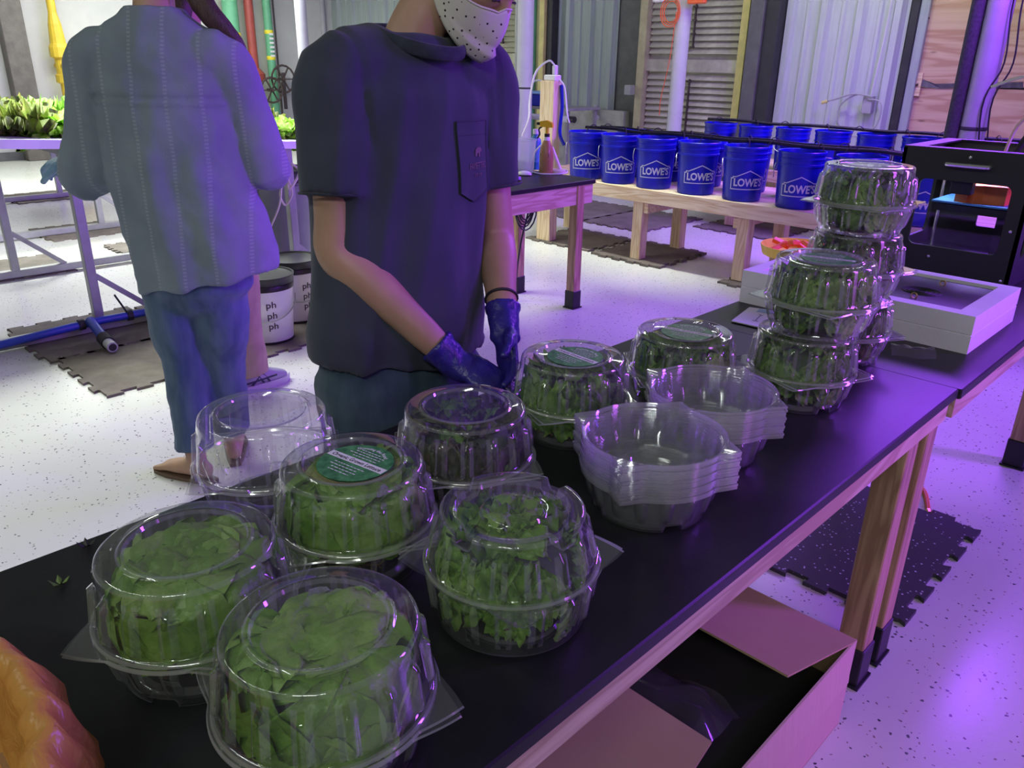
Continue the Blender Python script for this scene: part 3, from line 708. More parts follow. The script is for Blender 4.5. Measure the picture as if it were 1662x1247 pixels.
def rounded(x0, x1, z0, z1, r, n=6):
    pts = []
    for cx, cz, a0 in ((x1 - r, z1 - r, 0), (x0 + r, z1 - r, 90), (x0 + r, z0 + r, 180), (x1 - r, z0 + r, 270)):
        for k in range(n + 1):
            a = math.radians(a0 + 90 * k / n); pts.append((cx + r * math.cos(a), cz + r * math.sin(a)))
    return pts
def holed(u0, u1, v0, v1, hole, th):
    """a plate in the (u, w=thickness, v) frame with a rounded opening"""
    cu = sum(p[0] for p in hole) / len(hole); cv = sum(p[1] for p in hole) / len(hole); outer = []
    for (u, v) in hole:
        du, dv = u - cu, v - cv; s = 1e9
        if du > 1e-6: s = min(s, (u1 - cu) / du)
        if du < -1e-6: s = min(s, (u0 - cu) / du)
        if dv > 1e-6: s = min(s, (v1 - cv) / dv)
        if dv < -1e-6: s = min(s, (v0 - cv) / dv)
        outer.append([cu + du * s, cv + dv * s])
    for c in ((u0, v0), (u1, v0), (u1, v1), (u0, v1)):
        k = min(range(len(outer)), key=lambda i: (outer[i][0] - c[0]) ** 2 + (outer[i][1] - c[1]) ** 2); outer[k] = list(c)
    mb = MB()
    A = [(p[0], 0, p[1]) for p in outer]; B = [(p[0], 0, p[1]) for p in hole]; Cc = [(p[0], th, p[1]) for p in hole]; D = [(p[0], th, p[1]) for p in outer]
    mb.rings([A, B, Cc, D, A]); return mb
PX0, PX1, PY0, PY1, PZ0, PZ1 = -1.074, -0.648, 3.10, 3.56, TZ - 0.003, 1.205
t = thing('three_d_printer', 'black box printer with orange print on its bed, on the rear lab table', 'printer', (PX0, PY0, PZ0))
W_, D_, H_ = PX1 - PX0, PY1 - PY0, PZ1 - PZ0
wn = rounded(0.075, W_ - 0.055, 0.112, 0.345, 0.022)
fp = holed(0, W_, 0, H_, wn, 0.012).build('front_panel', 'printer_black', t)
MB().add([(p[0], 0.006, p[1]) for p in wn], [tuple(range(len(wn)))]).build('front_window', 'window_film', fp)
sw = rounded(0.07, D_ - 0.07, 0.10, 0.345, 0.03)
holed(0, D_, 0, H_, sw, 0.012).map(lambda p: Vector((p[1], p[0], p[2]))).build('side_panel', 'printer_black', t)
holed(0, D_, 0, H_, sw, 0.012).map(lambda p: Vector((W_ - p[1], p[0], p[2]))).build('side_panel', 'printer_black', t)
bw = rounded(0.17, W_ - 0.08, 0.13, 0.24, 0.008)
holed(0, W_, 0, H_, bw, 0.012).map(lambda p: Vector((p[0], D_ - p[1], p[2]))).build('back_panel', 'printer_black', t)
MB().box(0.012, W_ - 0.012, 0.012, D_ - 0.012, 0.0, 0.05).build('floor_plate', 'printer_black', t)
mb = MB()
mb.box(0, W_, 0, 0.05, H_, H_ + 0.006).box(0, W_, D_ - 0.03, D_, H_, H_ + 0.006).box(0, 0.06, 0.05, D_ - 0.03, H_, H_ + 0.006).box(W_ - 0.05, W_, 0.05, D_ - 0.03, H_, H_ + 0.006)
mb.build('top_frame', 'printer_black', t)
hx = W_ * 0.5
MB().tube(spline([(hx - 0.055, 0.0, 0.402), (hx - 0.055, -0.022, 0.402), (hx - 0.03, -0.028, 0.402), (hx + 0.04, -0.028, 0.402), (hx + 0.075, -0.022, 0.402), (hx + 0.075, 0, 0.402)], 4), 0.008, 8).build('handle', 'chrome', t, smooth=True)
MB().box(hx - 0.04, hx + 0.03, 0.02, 0.06, 0.30, 0.375, 0.003).box(hx - 0.055, hx + 0.045, 0.03, 0.05, 0.36, 0.385).build('extruder', 'printer_black', t)
MB().box(0.10, W_ - 0.05, 0.09, 0.33, 0.255, 0.262, 0.001).build('print_bed', 'blue_bed', t)
MB().box(0.11, W_ - 0.06, 0.10, 0.33, 0.225, 0.250).build('bed_carriage', 'printer_black', t)
q = spline([(0, 0, 0), (0.10, 0.01, 0), (0.13, 0.09, 0), (0.02, 0.10, 0)], 4)
pr = MB(); pr.prism([(hx - 0.02, 0.12), (hx + 0.02, 0.10), (hx + 0.045, 0.12), (hx + 0.115, 0.13), (hx + 0.125, 0.24), (hx + 0.02, 0.25), (hx - 0.03, 0.2)], 0.262, 0.325)
pr.prism([(hx - 0.045, 0.115), (hx + 0.0, 0.10), (hx + 0.01, 0.15), (hx - 0.03, 0.16)], 0.262, 0.295)
pr.build('orange_part', 'orange_print', t)
for xx in (0.05, W_ - 0.05): MB().cyl((xx, 0.36, 0), 0.006, 0.05, H_ - 0.02, 8).build('guide_rod', 'chrome', t)
MB().tube([(0.02, 0.2, 0.40), (W_ - 0.02, 0.2, 0.40)], 0.006, 8).build('cross_rod', 'chrome', t)
MB().box(W_ - 0.16, W_ - 0.10, 0.34, 0.36, 0.05, 0.42).build('screw_rail', 'panel_black', t)
for sx, sz in ((hx + 0.01, 0.428), (W_ - 0.03, 0.20), (hx - 0.055, 0.075), (W_ - 0.022, 0.03)):
    MB().map(lambda p: p).lathe([(0.0, 0.004), (0.005, 0.003), (0.006, 0.0)], 10).map(lambda p, sx=sx, sz=sz: Vector((sx + p[0], -p[2], sz + p[1]))).build('screw', 'chrome', t)
plain('tube_pink', (0.85, 0.50, 0.62), 0.35); plain('tube_white', (0.80, 0.78, 0.82), 0.35); plain('sleeve_black', (0.012, 0.012, 0.014), 0.7)
a = at(1597, 240, 1, 3.25) - Vector((PX0, PY0, PZ0))
MB().tube(spline([(hx + 0.07, 0.15, 0.36), (hx + 0.075, 0.16, 0.47), (hx + 0.10, 0.17, 0.55), (hx + 0.19, 0.18, 0.64), (hx + 0.32, 0.2, 0.68)], 8), 0.0055, 8).build('filament_tube', 'tube_pink', t, smooth=True)
MB().tube(spline([(hx + 0.085, 0.18, 0.38), (hx + 0.10, 0.19, 0.45), (hx + 0.15, 0.2, 0.55), (hx + 0.22, 0.21, 0.60), (hx + 0.35, 0.24, 0.60)], 8), 0.011, 8).build('cable_sleeve', 'sleeve_black', t, smooth=True)
MB().tube(spline([(0.115, 0.45, 0.645), (0.20, 0.45, 0.68), (0.32, 0.45, 0.70), (0.44, 0.44, 0.69), (0.52, 0.40, 0.60), (0.50, 0.30, 0.45)], 8), 0.006, 8).build('spare_filament', 'tube_white', t, smooth=True)
area('printer_lamp', (PX0 + W_ * 0.5, PY0 + 0.16, PZ1 - 0.03), (PX0 + W_ * 0.5, PY0 + 0.2, PZ0), 0.2, 0.03, 1.6, (0.8, 0.9, 1.0))      # the printer's own light strip
# tools lying inside the printer
tool = thing('craft_tool', 'yellow handled tool lying in the printer chamber', 'tool', (PX0 + 0.15, PY0 + 0.15, PZ0 + 0.050))
MB().tube([(0, 0, 0.008), (0.10, 0.02, 0.008)], 0.008, 8).build('grip', 'band_yellow', tool); MB().bar((0.10, 0.02, 0.008), (0.21, 0.03, 0.006), 0.012, 0.004).build('blade', 'zip_metal', tool)
tool = thing('scraper', 'grey scraper with round white knob in the printer chamber', 'tool', (PX0 + 0.17, PY0 + 0.08, PZ0 + 0.050))
MB().lathe([(0, 0), (0.012, 0.004), (0.015, 0.013), (0.012, 0.022), (0, 0.027)], 12).build('knob', 'white_plastic', tool); MB().tube(spline([(0.01, 0, 0.012), (0.07, 0.005, 0.010), (0.12, 0.0, 0.008)], 4), [0.007] * 9, 8).build('grip', 'pipe_grey', tool)
MB().bar((0.12, 0.0, 0.008), (0.18, 0.02, 0.006), 0.016, 0.004).build('blade', 'chrome', tool)

# white foam tray with black fan panel
FX0, FX1, FY0, FY1 = -1.212, -0.53, 2.29, 2.72
t = thing('foam_tray', 'white foam packing tray in front of the printer', 'foam tray', (FX0, FY0, PZ0))
fw, fd, fh = FX1 - FX0, FY1 - FY0, 0.105
mb = MB()
O = [(0, 0), (fw, 0), (fw, fd), (0, fd)]; I = [(0.045, 0.045), (fw - 0.05, 0.045), (fw - 0.05, fd - 0.045), (0.045, fd - 0.045)]
mb.rings([[(x, y, 0) for x, y in O], [(x, y, 0.05) for x, y in O], [(x + 0.003 if x == 0 else x - 0.003, y + 0.003 if y == 0 else y - 0.003, 0.052) for x, y in O], [(x, y, 0.054) for x, y in O], [(x, y, fh) for x, y in O], [(x, y, fh) for x, y in I], [(x, y, 0.082) for x, y in I]], True)
mb.build('tray', 'foam_white', t)
fpn = MB().box(0.05, fw - 0.055, 0.05, fd - 0.05, 0.083, 0.097, 0.003).build('fan_panel', 'panel_black', t)
for k in range(4):
    r = 0.012 + 0.011 * k
    mb = MB(); mb.tube([(0.48 + r * 1.2 * math.cos(a_ * PI / 12), 0.19 + r * math.sin(a_ * PI / 12), 0.0975) for a_ in range(25)], 0.0022, 4, False); mb.build('grille_ring', 'printer_black', fpn)
plain('brass', (0.62, 0.46, 0.20), 0.3, metal=0.9)
for x, y in ((0.50, 0.31), (0.49, 0.10)):
    MB().tube([(x + 0.008 * math.cos(a_ * PI / 6), y, 0.104 + 0.008 * math.sin(a_ * PI / 6)) for a_ in range(13)], 0.0025, 5, False).build('brass_hook', 'brass', fpn)
# leaflet
c = [at(1187, 522, 2, TZ), at(1216, 500, 2, TZ), at(1262, 506, 2, TZ), at(1252, 537, 2, TZ)]
t = thing('leaflet', 'white printed leaflet lying beside the foam tray', 'leaflet', (c[0][0], c[0][1], TZ))
lo = [p - Vector((c[0][0], c[0][1], TZ)) for p in c]
MB().rings([[(p[0], p[1], 0.0) for p in lo], [(p[0], p[1], 0.003) for p in lo]], True).build('sheet', 'paper', t)
def on(u, v, z=0.0036): return lo[0].lerp(lo[3], u).lerp(lo[1].lerp(lo[2], u), v) + Vector((0, 0, z))
MB().add([on(0.35, 0.75), on(0.95, 0.75), on(0.97, 0.97), on(0.38, 0.97)], [(0, 1, 2, 3)]).build('blue_picture', 'paper_blue', t)
mb = MB(); mb.bar(on(.52, .25), on(.56, .62), .003, .0005); mb.bar(on(.44, .25), on(.6, .25), .003, .0005); mb.bar(on(.5, .64), on(.62, .6), .003, .0005); mb.build('drawing', 'ink_grey', t)
# clear bag scrap
bgp = at(1450, 572, 2, TZ)
mb = MB(); n = 10
for k in range(n + 1):
    pass
rows = []
for i in range(9):
    rows.append([(-0.01 + 0.11 * i / 8, -0.035 + 0.07 * j / 8 + 0.006 * math.sin(i), 0.002 + 0.022 * math.sin(PI * j / 8) * (0.5 + 0.5 * abs(math.sin(i * 1.9 + j)))) for j in range(9)])
mb.rings(rows, False, False)
o = mb.build('plastic_bag', 'bag_film', None, smooth='all', loc=(bgp[0], bgp[1], TZ)); o.rotation_euler = (0, 0, 0.5)
tag(o, 'crumpled clear plastic bag beside the stacked clamshells', 'bag')
# yellow tray with orange blocks behind the foam tray
p = at(1295, 398, 1, 4.35)
t = thing('yellow_tray', 'yellow tray heaped with orange plastic pieces', 'tray', (p[0], 4.35, 0))
MB().lathe([(0.0, p[2] - 0.05), (0.17, p[2] - 0.05), (0.2, p[2]), (0.205, p[2]), (0.19, p[2] - 0.055), (0.18, p[2] - 0.06)], 24).build('tray', 'band_yellow', t)
MB().cyl((0, 0, 0), 0.03, 0.02, p[2] - 0.05, 12).cyl((0, 0, 0), 0.16, 0, 0.02, 16).build('stand', 'pipe_grey', t)
for k in range(9):
    a_ = k * 2.4; r = 0.05 + 0.011 * k; x, y = r * math.cos(a_), r * math.sin(a_)
    o = MB().box(-0.05, 0.05, -0.018, 0.018, -0.012, 0.012, 0.003).build('orange_piece', 'orange_plastic', t); o.location = (x, y, p[2] - 0.02 + 0.02 * (k % 3)); o.rotation_euler = (0.4 * math.sin(k), 0.5 * math.cos(k), a_)

# ------------------------------------------------------------------ cardboard carton under the table
BX0, BX1, BY0, BY1, BH = -1.02, -0.452, 0.72, 1.615, 0.25
t = thing('carton', 'open cardboard carton under the near lab table', 'carton', (BX0, BY0, 0))
bw_, bd_ = BX1 - BX0, BY1 - BY0; th = 0.005
MB().box(0, bw_, 0, bd_, 0, th).build('bottom', 'cardboard', t)
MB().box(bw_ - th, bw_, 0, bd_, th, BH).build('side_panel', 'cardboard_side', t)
MB().box(0, th, 0, bd_, th, BH).build('side_panel', 'cardboard', t)
MB().box(th, bw_ - th, bd_ - th, bd_, th, BH).build('end_panel', 'cardboard', t)
MB().box(th, bw_ - th, 0, th, th, BH).build('end_panel', 'cardboard', t)
def flap(pts, th=0.005): 
    a, b, c, d = [Vector(p) for p in pts]; n = (b - a).cross(d - a).normalized() * th
    return MB().rings([[tuple(p) for p in (a, b, c, d)], [tuple(p + n) for p in (a, b, c, d)]], True)
flap([(0.0, bd_ - 0.002, BH), (bw_ - 0.0, bd_ - 0.002, BH), (bw_ - 0.035, bd_ - 0.285, BH + 0.055), (0.02, bd_ - 0.285, BH + 0.055)]).build('flap', 'cardboard', t)
flap([(0.02, 0.37, BH + 0.03), (bw_ - 0.065, 0.37, BH + 0.03), (bw_ - 0.02, 0.0, BH), (0.0, 0.0, BH)]).build('flap', 'cardboard', t)
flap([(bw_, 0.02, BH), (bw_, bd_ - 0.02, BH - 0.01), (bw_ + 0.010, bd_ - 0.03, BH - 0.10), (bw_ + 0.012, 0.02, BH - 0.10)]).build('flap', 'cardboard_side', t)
MB().box(th + 0.01, bw_ - th - 0.01, th + 0.01, bd_ - th - 0.01, th, 0.13).build('dark_inside', 'box_dark', t)  # near-black block drawn for the carton's black interior
rows = []
for i in range(15):
    rows.append([(0.12 + 0.36 * i / 14, 0.30 + 0.24 * j / 14 + 0.02 * math.sin(i * .7), 0.20 + 0.03 * mnoise.noise((i * 0.45, j * 0.5, 3)) + 0.035 * math.sin(PI * j / 14) + 0.02 * math.sin(PI * i / 14)) for j in range(15)])
o = MB().rings(rows, False, False).build('plastic_sheet', 'bag_film', None, smooth='all', loc=(BX0, BY0, 0)); tag(o, 'crumpled clear plastic film inside the carton', 'film')

# ------------------------------------------------------------------ bin with orange liner at the table end
def bag_mat():
    m, nt, b = new_mat('orange_bag')
    b.inputs['Base Color'].default_value = rgb(0.84, 0.46, 0.12); b.inputs['Roughness'].default_value = 0.28
    tl = N(nt, 'ShaderNodeBsdfTranslucent'); tl.inputs[0].default_value = rgb(0.90, 0.52, 0.14)
    mx = N(nt, 'ShaderNodeMixShader'); mx.inputs[0].default_value = 0.45; out = nt.nodes['Material Output']
    tc = N(nt, 'ShaderNodeTexCoord'); n = N(nt, 'ShaderNodeTexNoise', Scale=26.0, Detail=3.0, Distortion=1.2); nt.links.new(tc.outputs['Object'], n.inputs['Vector'])
    bp = N(nt, 'ShaderNodeBump', Strength=0.5, Distance=0.012); nt.links.new(n.outputs['Fac'], bp.inputs['Height']); nt.links.new(bp.outputs[0], b.inputs['Normal'])
    nt.links.new(b.outputs[0], mx.inputs[1]); nt.links.new(tl.outputs[0], mx.inputs[2]); nt.links.new(mx.outputs[0], out.inputs[0])
bag_mat()
plain('bin_brown', (0.30, 0.17, 0.08), 0.6, var=0.15)
BINC = (-0.745, -0.085, TZ)
t = thing('waste_bin', 'small bin lined with an orange plastic bag on the table end', 'bin', BINC)
def binring(r, z, wob, seed, n=160, sq=0.15):
    out = []
    for k in range(n):
        a_ = 2 * PI * k / n
        q = r * (1 + sq * 0.5 * (math.cos(4 * a_ - PI) * 0.25)) + wob * mnoise.noise((3 * math.cos(a_) * 2.2, 3 * math.sin(a_) * 2.2, seed + z * 18))
        out.append((q * math.cos(a_), q * math.sin(a_), z + wob * 0.6 * mnoise.noise((5 * math.cos(a_), 5 * math.sin(a_), seed + 9))))
    return out
MB().rings([binring(0.0001, 0.004, 0, 0), binring(0.150, 0.004, 0, 0), binring(0.198, 0.140, 0, 0), binring(0.194, 0.140, 0, 0), binring(0.146, 0.012, 0, 0), binring(0.0001, 0.012, 0, 0)]).build('bin_body', 'bin_brown', t, smooth=True)
rg = [binring(0.06, 0.016, 0.0, 1), binring(0.138, 0.02, 0.003, 1)]
for z in (0.05, 0.08, 0.11, 0.135): rg.append(binring(0.148 + z * 0.2, z, 0.008, 1))
rg += [binring(0.178, 0.148, 0.008, 2), binring(0.192, 0.160, 0.010, 2), binring(0.203, 0.156, 0.010, 2), binring(0.214, 0.13, 0.012, 2), binring(0.222, 0.10, 0.016, 2), binring(0.225, 0.06, 0.020, 2), binring(0.226, 0.022, 0.018, 2)]
MB().rings(rg).build('orange_liner', 'orange_bag', t, smooth='all')

# leaf scraps on the table
plain('scrap_green', (0.16, 0.24, 0.06), 0.5, var=0.3, scale=80)
plain('scrap_dark', (0.03, 0.03, 0.03), 0.5)
for (px, py, mat, lab) in ((98, 950, 'scrap_green', 'small green leaf scrap on the black table'), (142, 888, 'scrap_dark', 'dark torn leaf scrap at the table edge behind the lid')):
    p = at(px, py, 2, TZ); mb = MB()
    for k in range(4):
        a_ = k * 1.5; d = Vector((math.cos(a_), math.sin(a_), 0)); s = Vector((-d[1], d[0], 0))
        L = 0.010 + 0.004 * (k % 2)
        mb.add([d * 0.001, d * L * .6 + s * .004 + Vector((0, 0, .004)), d * L + Vector((0, 0, .008 + .002 * k)), d * L * .6 - s * .004 + Vector((0, 0, .005))], [(0, 1, 2, 3)])
        mb.add([d * 0.001 - Vector((0, 0, 0)), d * L * .6 + s * .004 + Vector((0, 0, .003)), d * L + Vector((0, 0, .007 + .002 * k)), d * L * .6 - s * .004 + Vector((0, 0, .004))], [(3, 2, 1, 0)])
    o = mb.build('leaf_scrap', mat, loc=(p[0], p[1], TZ + 0.0005)); tag(o, lab, 'leaf')

# bright hose end beside the speckled mat
p = at(1488, 778, 2, 0.0); q = at(1506, 832, 2, 0.0)
t = thing('floor_hose', 'thin orange hose lying behind the table legs by the speckled mat', 'hose', (p[0], p[1], 0))
d = q - p
MB().tube(spline([(-0.05, 0.25, 0.008), (0, 0, 0.008), (d[0] * 0.5 + 0.01, d[1] * 0.5, 0.008), (d[0], d[1], 0.008)], 6), 0.008, 8).build('hose', 'orange_plastic', t, smooth=True)
MB().tube([(d[0], d[1], 0.008), (d[0] + d[0] * 0.1, d[1] * 1.1, 0.008)], 0.011, 8).build('coupling', 'brass', t)
# ------------------------------------------------------------------ lettuce tables at the left, ph buckets
plain('table_white', (0.82, 0.82, 0.84), 0.4, var=0.03)
plain('steel_leg', (0.36, 0.36, 0.38), 0.35, metal=0.4, var=0.1)
plain('pipe_blue', (0.03, 0.06, 0.40), 0.35, var=0.1)
plain('bin_grey', (0.16, 0.17, 0.17), 0.55, var=0.08)
plain('rope', (0.62, 0.60, 0.50), 0.8, var=0.1)
plain('pail_white', (0.74, 0.74, 0.74), 0.42)
plain('lid_black', (0.02, 0.02, 0.022), 0.35)
plain('ink_black', (0.03, 0.03, 0.035), 0.6)
leafmat('leaf_bright', (0.20, 0.45, 0.03), (0.36, 0.66, 0.06), (0.60, 0.82, 0.20), 9, 0.35, 0.4, 0.4)
leafmat('leaf_bronze', (0.12, 0.14, 0.03), (0.24, 0.34, 0.05), (0.46, 0.30, 0.16), 12, 0.35, 0.45, 0.35)
leafmat('leaf_frill', (0.10, 0.26, 0.03), (0.20, 0.42, 0.05), (0.38, 0.60, 0.12), 14, 0.35, 0.45, 0.35)
def tz(y): return 1.145 - 0.060 * y          # the channel table falls gently towards the far end
def grow_table(label, x0, x1, y0, y1, legs, bars, shift=0.0):
    t = thing('grow_table', label, 'table', ((x0 + x1) / 2, (y0 + y1) / 2, 0)); W = dict(parent=t, world=True)
    q = lambda dz: [(x0, y0, tz(y0) + dz + shift), (x1, y0, tz(y0) + dz + shift), (x1, y1, tz(y1) + dz + shift), (x0, y1, tz(y1) + dz + shift)]
    MB().rings([q(-0.045), q(0.0)], True).build('tabletop', 'table_white', **W)
    for lx, ly in legs:
        lg = MB().box(lx - 0.025, lx + 0.025, ly - 0.025, ly + 0.025, 0.06, tz(ly) - 0.045 + shift, 0.003).build('leg', 'steel_leg', **W)
        MB().bar((lx + 0.005, ly + 0.02, 0.32), (lx + 0.005, ly + 0.32, 0.06), 0.03, 0.03).build('brace', 'steel_leg', lg, world=True)
    for bx, by0, by1 in bars: MB().box(bx - 0.03, bx + 0.03, by0, by1, 0.014, 0.064, 0.003).build('foot_bar', 'steel_leg', **W)
    for (lx, ly) in legs[:2]:
        MB().bar((lx, ly, tz(ly) - 0.07 + shift), (x0 + 0.1, ly, tz(ly) - 0.07 + shift), 0.04, 0.04).build('crossbar', 'steel_leg', **W)
    return t
grow_table('white grow table with lettuce behind the two people', -6.30, -4.56, -0.6, 3.1, [(-4.70, 1.44), (-4.62, 2.68), (-6.25, 1.44), (-6.25, 2.68), (-4.70, -0.3)], [(-4.68, -0.5, 1.95), (-4.62, 2.05, 3.1), (-6.25, -0.5, 3.0)])
grow_table('white grow table farther back, seen under the first one', -9.7, -7.55, 0.2, 4.4, [(-7.60, 1.2), (-7.60, 2.5), (-9.62, 1.5), (-9.62, 2.8)], [(-7.60, 0.4, 4.2), (-9.62, 0.4, 4.2)])
t = thing('drain_pipe', 'blue drain pipe with a cut end lying on the mats', 'pipe', (-4.60, 1.2, 0))
MB().tube(spline([(-0.02, -1.6, 0.04), (-0.02, -0.5, 0.05), (0.0, 0.12, 0.085), (0.0, 0.45, 0.085), (-0.02, 1.9, 0.06)], 8), 0.022, 10).build('pipe', 'pipe_blue', t, smooth=True)
MB().tube([(0.01, 0.16, 0.10), (0.30, 0.14, 0.05)], 0.026, 12).build('branch', 'pipe_blue', t, smooth=True)
MB().tube([(0.23, 0.143, 0.062), (0.30, 0.14, 0.05)], 0.036, 12).build('black_wrap', 'black_rubber', t, smooth=True)
MB().tube([(0.30, 0.14, 0.05), (0.37, 0.137, 0.045)], [0.028, 0.028], 12).build('end_coupling', 'pipe_grey', t, smooth=True)
MB().tube([(0.368, 0.137, 0.045), (0.372, 0.137, 0.045)], 0.020, 12).build('open_end', 'black_rubber', t)
for yy in (0.10, 0.36): MB().tube([(0, yy, 0.086), (0, yy + 0.03, 0.086)], 0.030, 10).build('clip', 'black_rubber', t)
MB().tube([(0.0, 0.37, 0.09), (0.01, 0.31, 0.22)], 0.006, 6).build('strap', 'black_rubber', t)

# ph pails
def pail(label, x, y, rz):
    t = thing('ph_pail', label, 'pail', (x, y, 0.0125), rz)
    h = 0.37
    MB().lathe([(0.0, 0.0), (0.128, 0.0), (0.131, 0.006), (0.148, h - 0.07), (0.0, h - 0.07)], 36).build('body', 'pail_white', t, smooth=True)
    MB().lathe([(0.1275, -0.001), (0.1335, 0.0), (0.134, 0.012), (0.131, 0.013)], 36).build('base_ring', 'lid_black', t)
    lid = MB().lathe([(0.146, h - 0.075), (0.155, h - 0.073), (0.155, h - 0.05), (0.152, h - 0.045), (0.157, h - 0.04), (0.157, h - 0.012), (0.160, h - 0.008), (0.160, h), (0.152, h), (0.148, h - 0.008), (0.0, h - 0.010)], 36).build('lid', 'lid_black', t, smooth=True)
    for z, dx in ((0.225, 0.018), (0.165, 0.020), (0.105, 0.022)):
        tx = text_mesh('ph', 0.052, 0.0004); tx.map(lambda p: Vector((p[0] + dx, p[1], 0)))
        wrap(tx, 0.1315, z, 0.017 / 0.3); tx.build('lettering', 'ink_black', t)
    MB().tube(spline([(-0.152, 0, 0.25), (-0.158, -0.03, 0.22), (-0.13, -0.085, 0.155), (-0.06, -0.145, 0.138), (0.02, -0.158, 0.138), (0.09, -0.135, 0.16), (0.145, -0.06, 0.20), (0.156, -0.01, 0.25)], 6), 0.0035, 6).build('bail', 'wire', t)
    return t
pc = at(450, 560, 2, 0.0)
pail('white pail with black lid lettered ph, in front of its twin', -3.905, 2.06, math.atan2(3.9, 2.06) + 0.02)
pail('white pail with black lid standing behind the other ph pail', -4.13, 2.37, math.atan2(4.1, 2.3) + 0.35)
# grey waste bin with rope under the grow table
p = at(468, 350, 0, -5.3)
t = thing('grey_bin', 'grey plastic waste bin under the grow table', 'bin', (-5.35, 3.02, 0))
MB().lathe([(0.0, 0.0), (0.17, 0.0), (0.2, 0.30), (0.205, 0.30), (0.235, 0.66), (0.255, 0.67), (0.255, 0.70), (0.235, 0.70), (0.19, 0.05), (0.0, 0.04)], 28).build('body', 'bin_grey', t, smooth=True)
for a_ in range(6): MB().bar((0.21 * math.cos(a_), 0.21 * math.sin(a_), 0.3), (0.235 * math.cos(a_), 0.235 * math.sin(a_), 0.62), 0.03, 0.02).build('rib', 'bin_grey', t)
MB().lathe([(0.23, 0.69), (0.24, 0.72), (0.262, 0.705), (0.262, 0.64)], 28).build('bag_rim', 'black_rubber', t)
t = thing('hanging_rope', 'white rope tied to the grow table leg', 'rope', (-4.60, 2.65, 0.9))
MB().tube(spline([(0.03, 0.0, -0.02), (0.06, -0.03, -0.12), (0.05, -0.08, -0.22), (0.03, -0.04, -0.30), (0.06, 0.0, -0.22), (0.05, -0.05, -0.1), (0.07, -0.10, -0.28), (0.10, -0.22, -0.46), (0.25, -0.35, -0.60), (0.35, -0.5, -0.70)], 8), 0.007, 6).build('cord', 'rope', t, smooth=True)
MB().tube(spline([(0.03, 0.03, -0.05), (0.08, 0.05, -0.1), (0.06, -0.02, -0.2), (0.04, 0.0, -0.1)], 6), 0.008, 6).build('knot', 'rope', t, smooth=True)

# ------------------------------------------------------------------ leaves
def leaf_mesh(name, L, Wd, curl, ruff, freq, seed, nu=9, nv=9, tip=0.5, cup=0.3):
    """a single leaf growing along +X from the origin, arching up and over; ruff = edge frill"""
    rows = []
    for i in range(nv + 1):
        v = i / nv
        wv = Wd * (math.sin(PI * (0.06 + 0.90 * v ** tip)) ** 0.75)
        ang = 1.15 - curl * v
        x = 0; z = 0
        st = 12
        for k in range(st):
            a = 1.15 - curl * v * k / st; x += L * v / st * math.cos(a); z += L * v / st * math.sin(a)
        row = []
        for j in range(nu + 1):
            u = -1 + 2 * j / nu
            e = abs(u) ** 2.0
            fr = ruff * (0.25 + e + 0.6 * v * v) * math.sin(freq * (v * 2.2 + u * 1.3) + seed) + ruff * e * mnoise.noise((u * 4 + seed, v * 6, seed))
            row.append((x - math.sin(ang) * (fr - cup * wv * u * u), u * wv + ruff * 0.5 * math.cos(freq * 1.4 * v + seed) * e, z + math.cos(ang) * (fr + cup * wv * u * u)))
        rows.append(row)
    mb = MB().rings(rows, False, False)
    me = mb.mesh(name, 'all'); return me
def rosette(name, label, mat, spec, seed, scale=1.0):
    t = thing(name, label, 'lettuce'); rnd = random.Random(seed); tot = 0
    ms = []
    for s in range(3):
        ms.append(leaf_mesh('leaf', 1, 1, 1, 1, 1, 0) if False else leaf_mesh('leaf', spec['L'], spec['W'], spec['curl'], spec['ruff'], spec['freq'], seed + s * 2.1, cup=spec.get('cup', .3)))
        ms[-1].materials.append(M(mat))
    for ring, (cnt, tilt, sc) in enumerate(spec['rings']):
        for k in range(cnt):
            o = part('leaf', ms[rnd.randrange(3)], None, t, (0, 0, 0.01))
            o.rotation_euler = Euler((rnd.uniform(-.15, .15), -tilt + rnd.uniform(-.12, .12), 2 * PI * (k + 0.5 * ring) / cnt + rnd.uniform(-.2, .2)), 'XYZ')
            s = sc * rnd.uniform(.88, 1.12) * scale; o.scale = (s, s, s)
    return t
BUT = dict(L=0.15, W=0.070, curl=2.1, ruff=0.011, freq=6, cup=0.22, rings=[(7, -0.55, 1.1), (6, -0.1, 1.0), (5, 0.25, 0.8), (3, 0.5, 0.6)])
FRI = dict(L=0.15, W=0.05, curl=1.2, ruff=0.022, freq=13, cup=0.2, rings=[(9, -0.4, 1.1), (8, -0.05, 1.05), (6, 0.2, 0.95), (4, 0.4, 0.8)])
protos = [rosette('lettuce_plant', 'x', 'leaf_bright', BUT, 3), rosette('lettuce_plant', 'x', 'leaf_bronze', FRI, 8), rosette('lettuce_plant', 'x', 'leaf_frill', FRI, 15)]
usedp = [False] * 3
def plant(kind, x, y, z, rz, label, group, s=1.0):
    if not usedp[kind]: o = protos[kind]; o.location = (x, y, z); o.rotation_euler[2] = rz; usedp[kind] = True; o['label'] = label; o['group'] = group
    else: o = dup(protos[kind], (x, y, z), rz, label, group)
    o.scale = (s, s, s); return o
kname = ['bright green butterhead lettuce', 'bronze tinged frilly lettuce', 'green frilly lettuce']
rnd = random.Random(5)
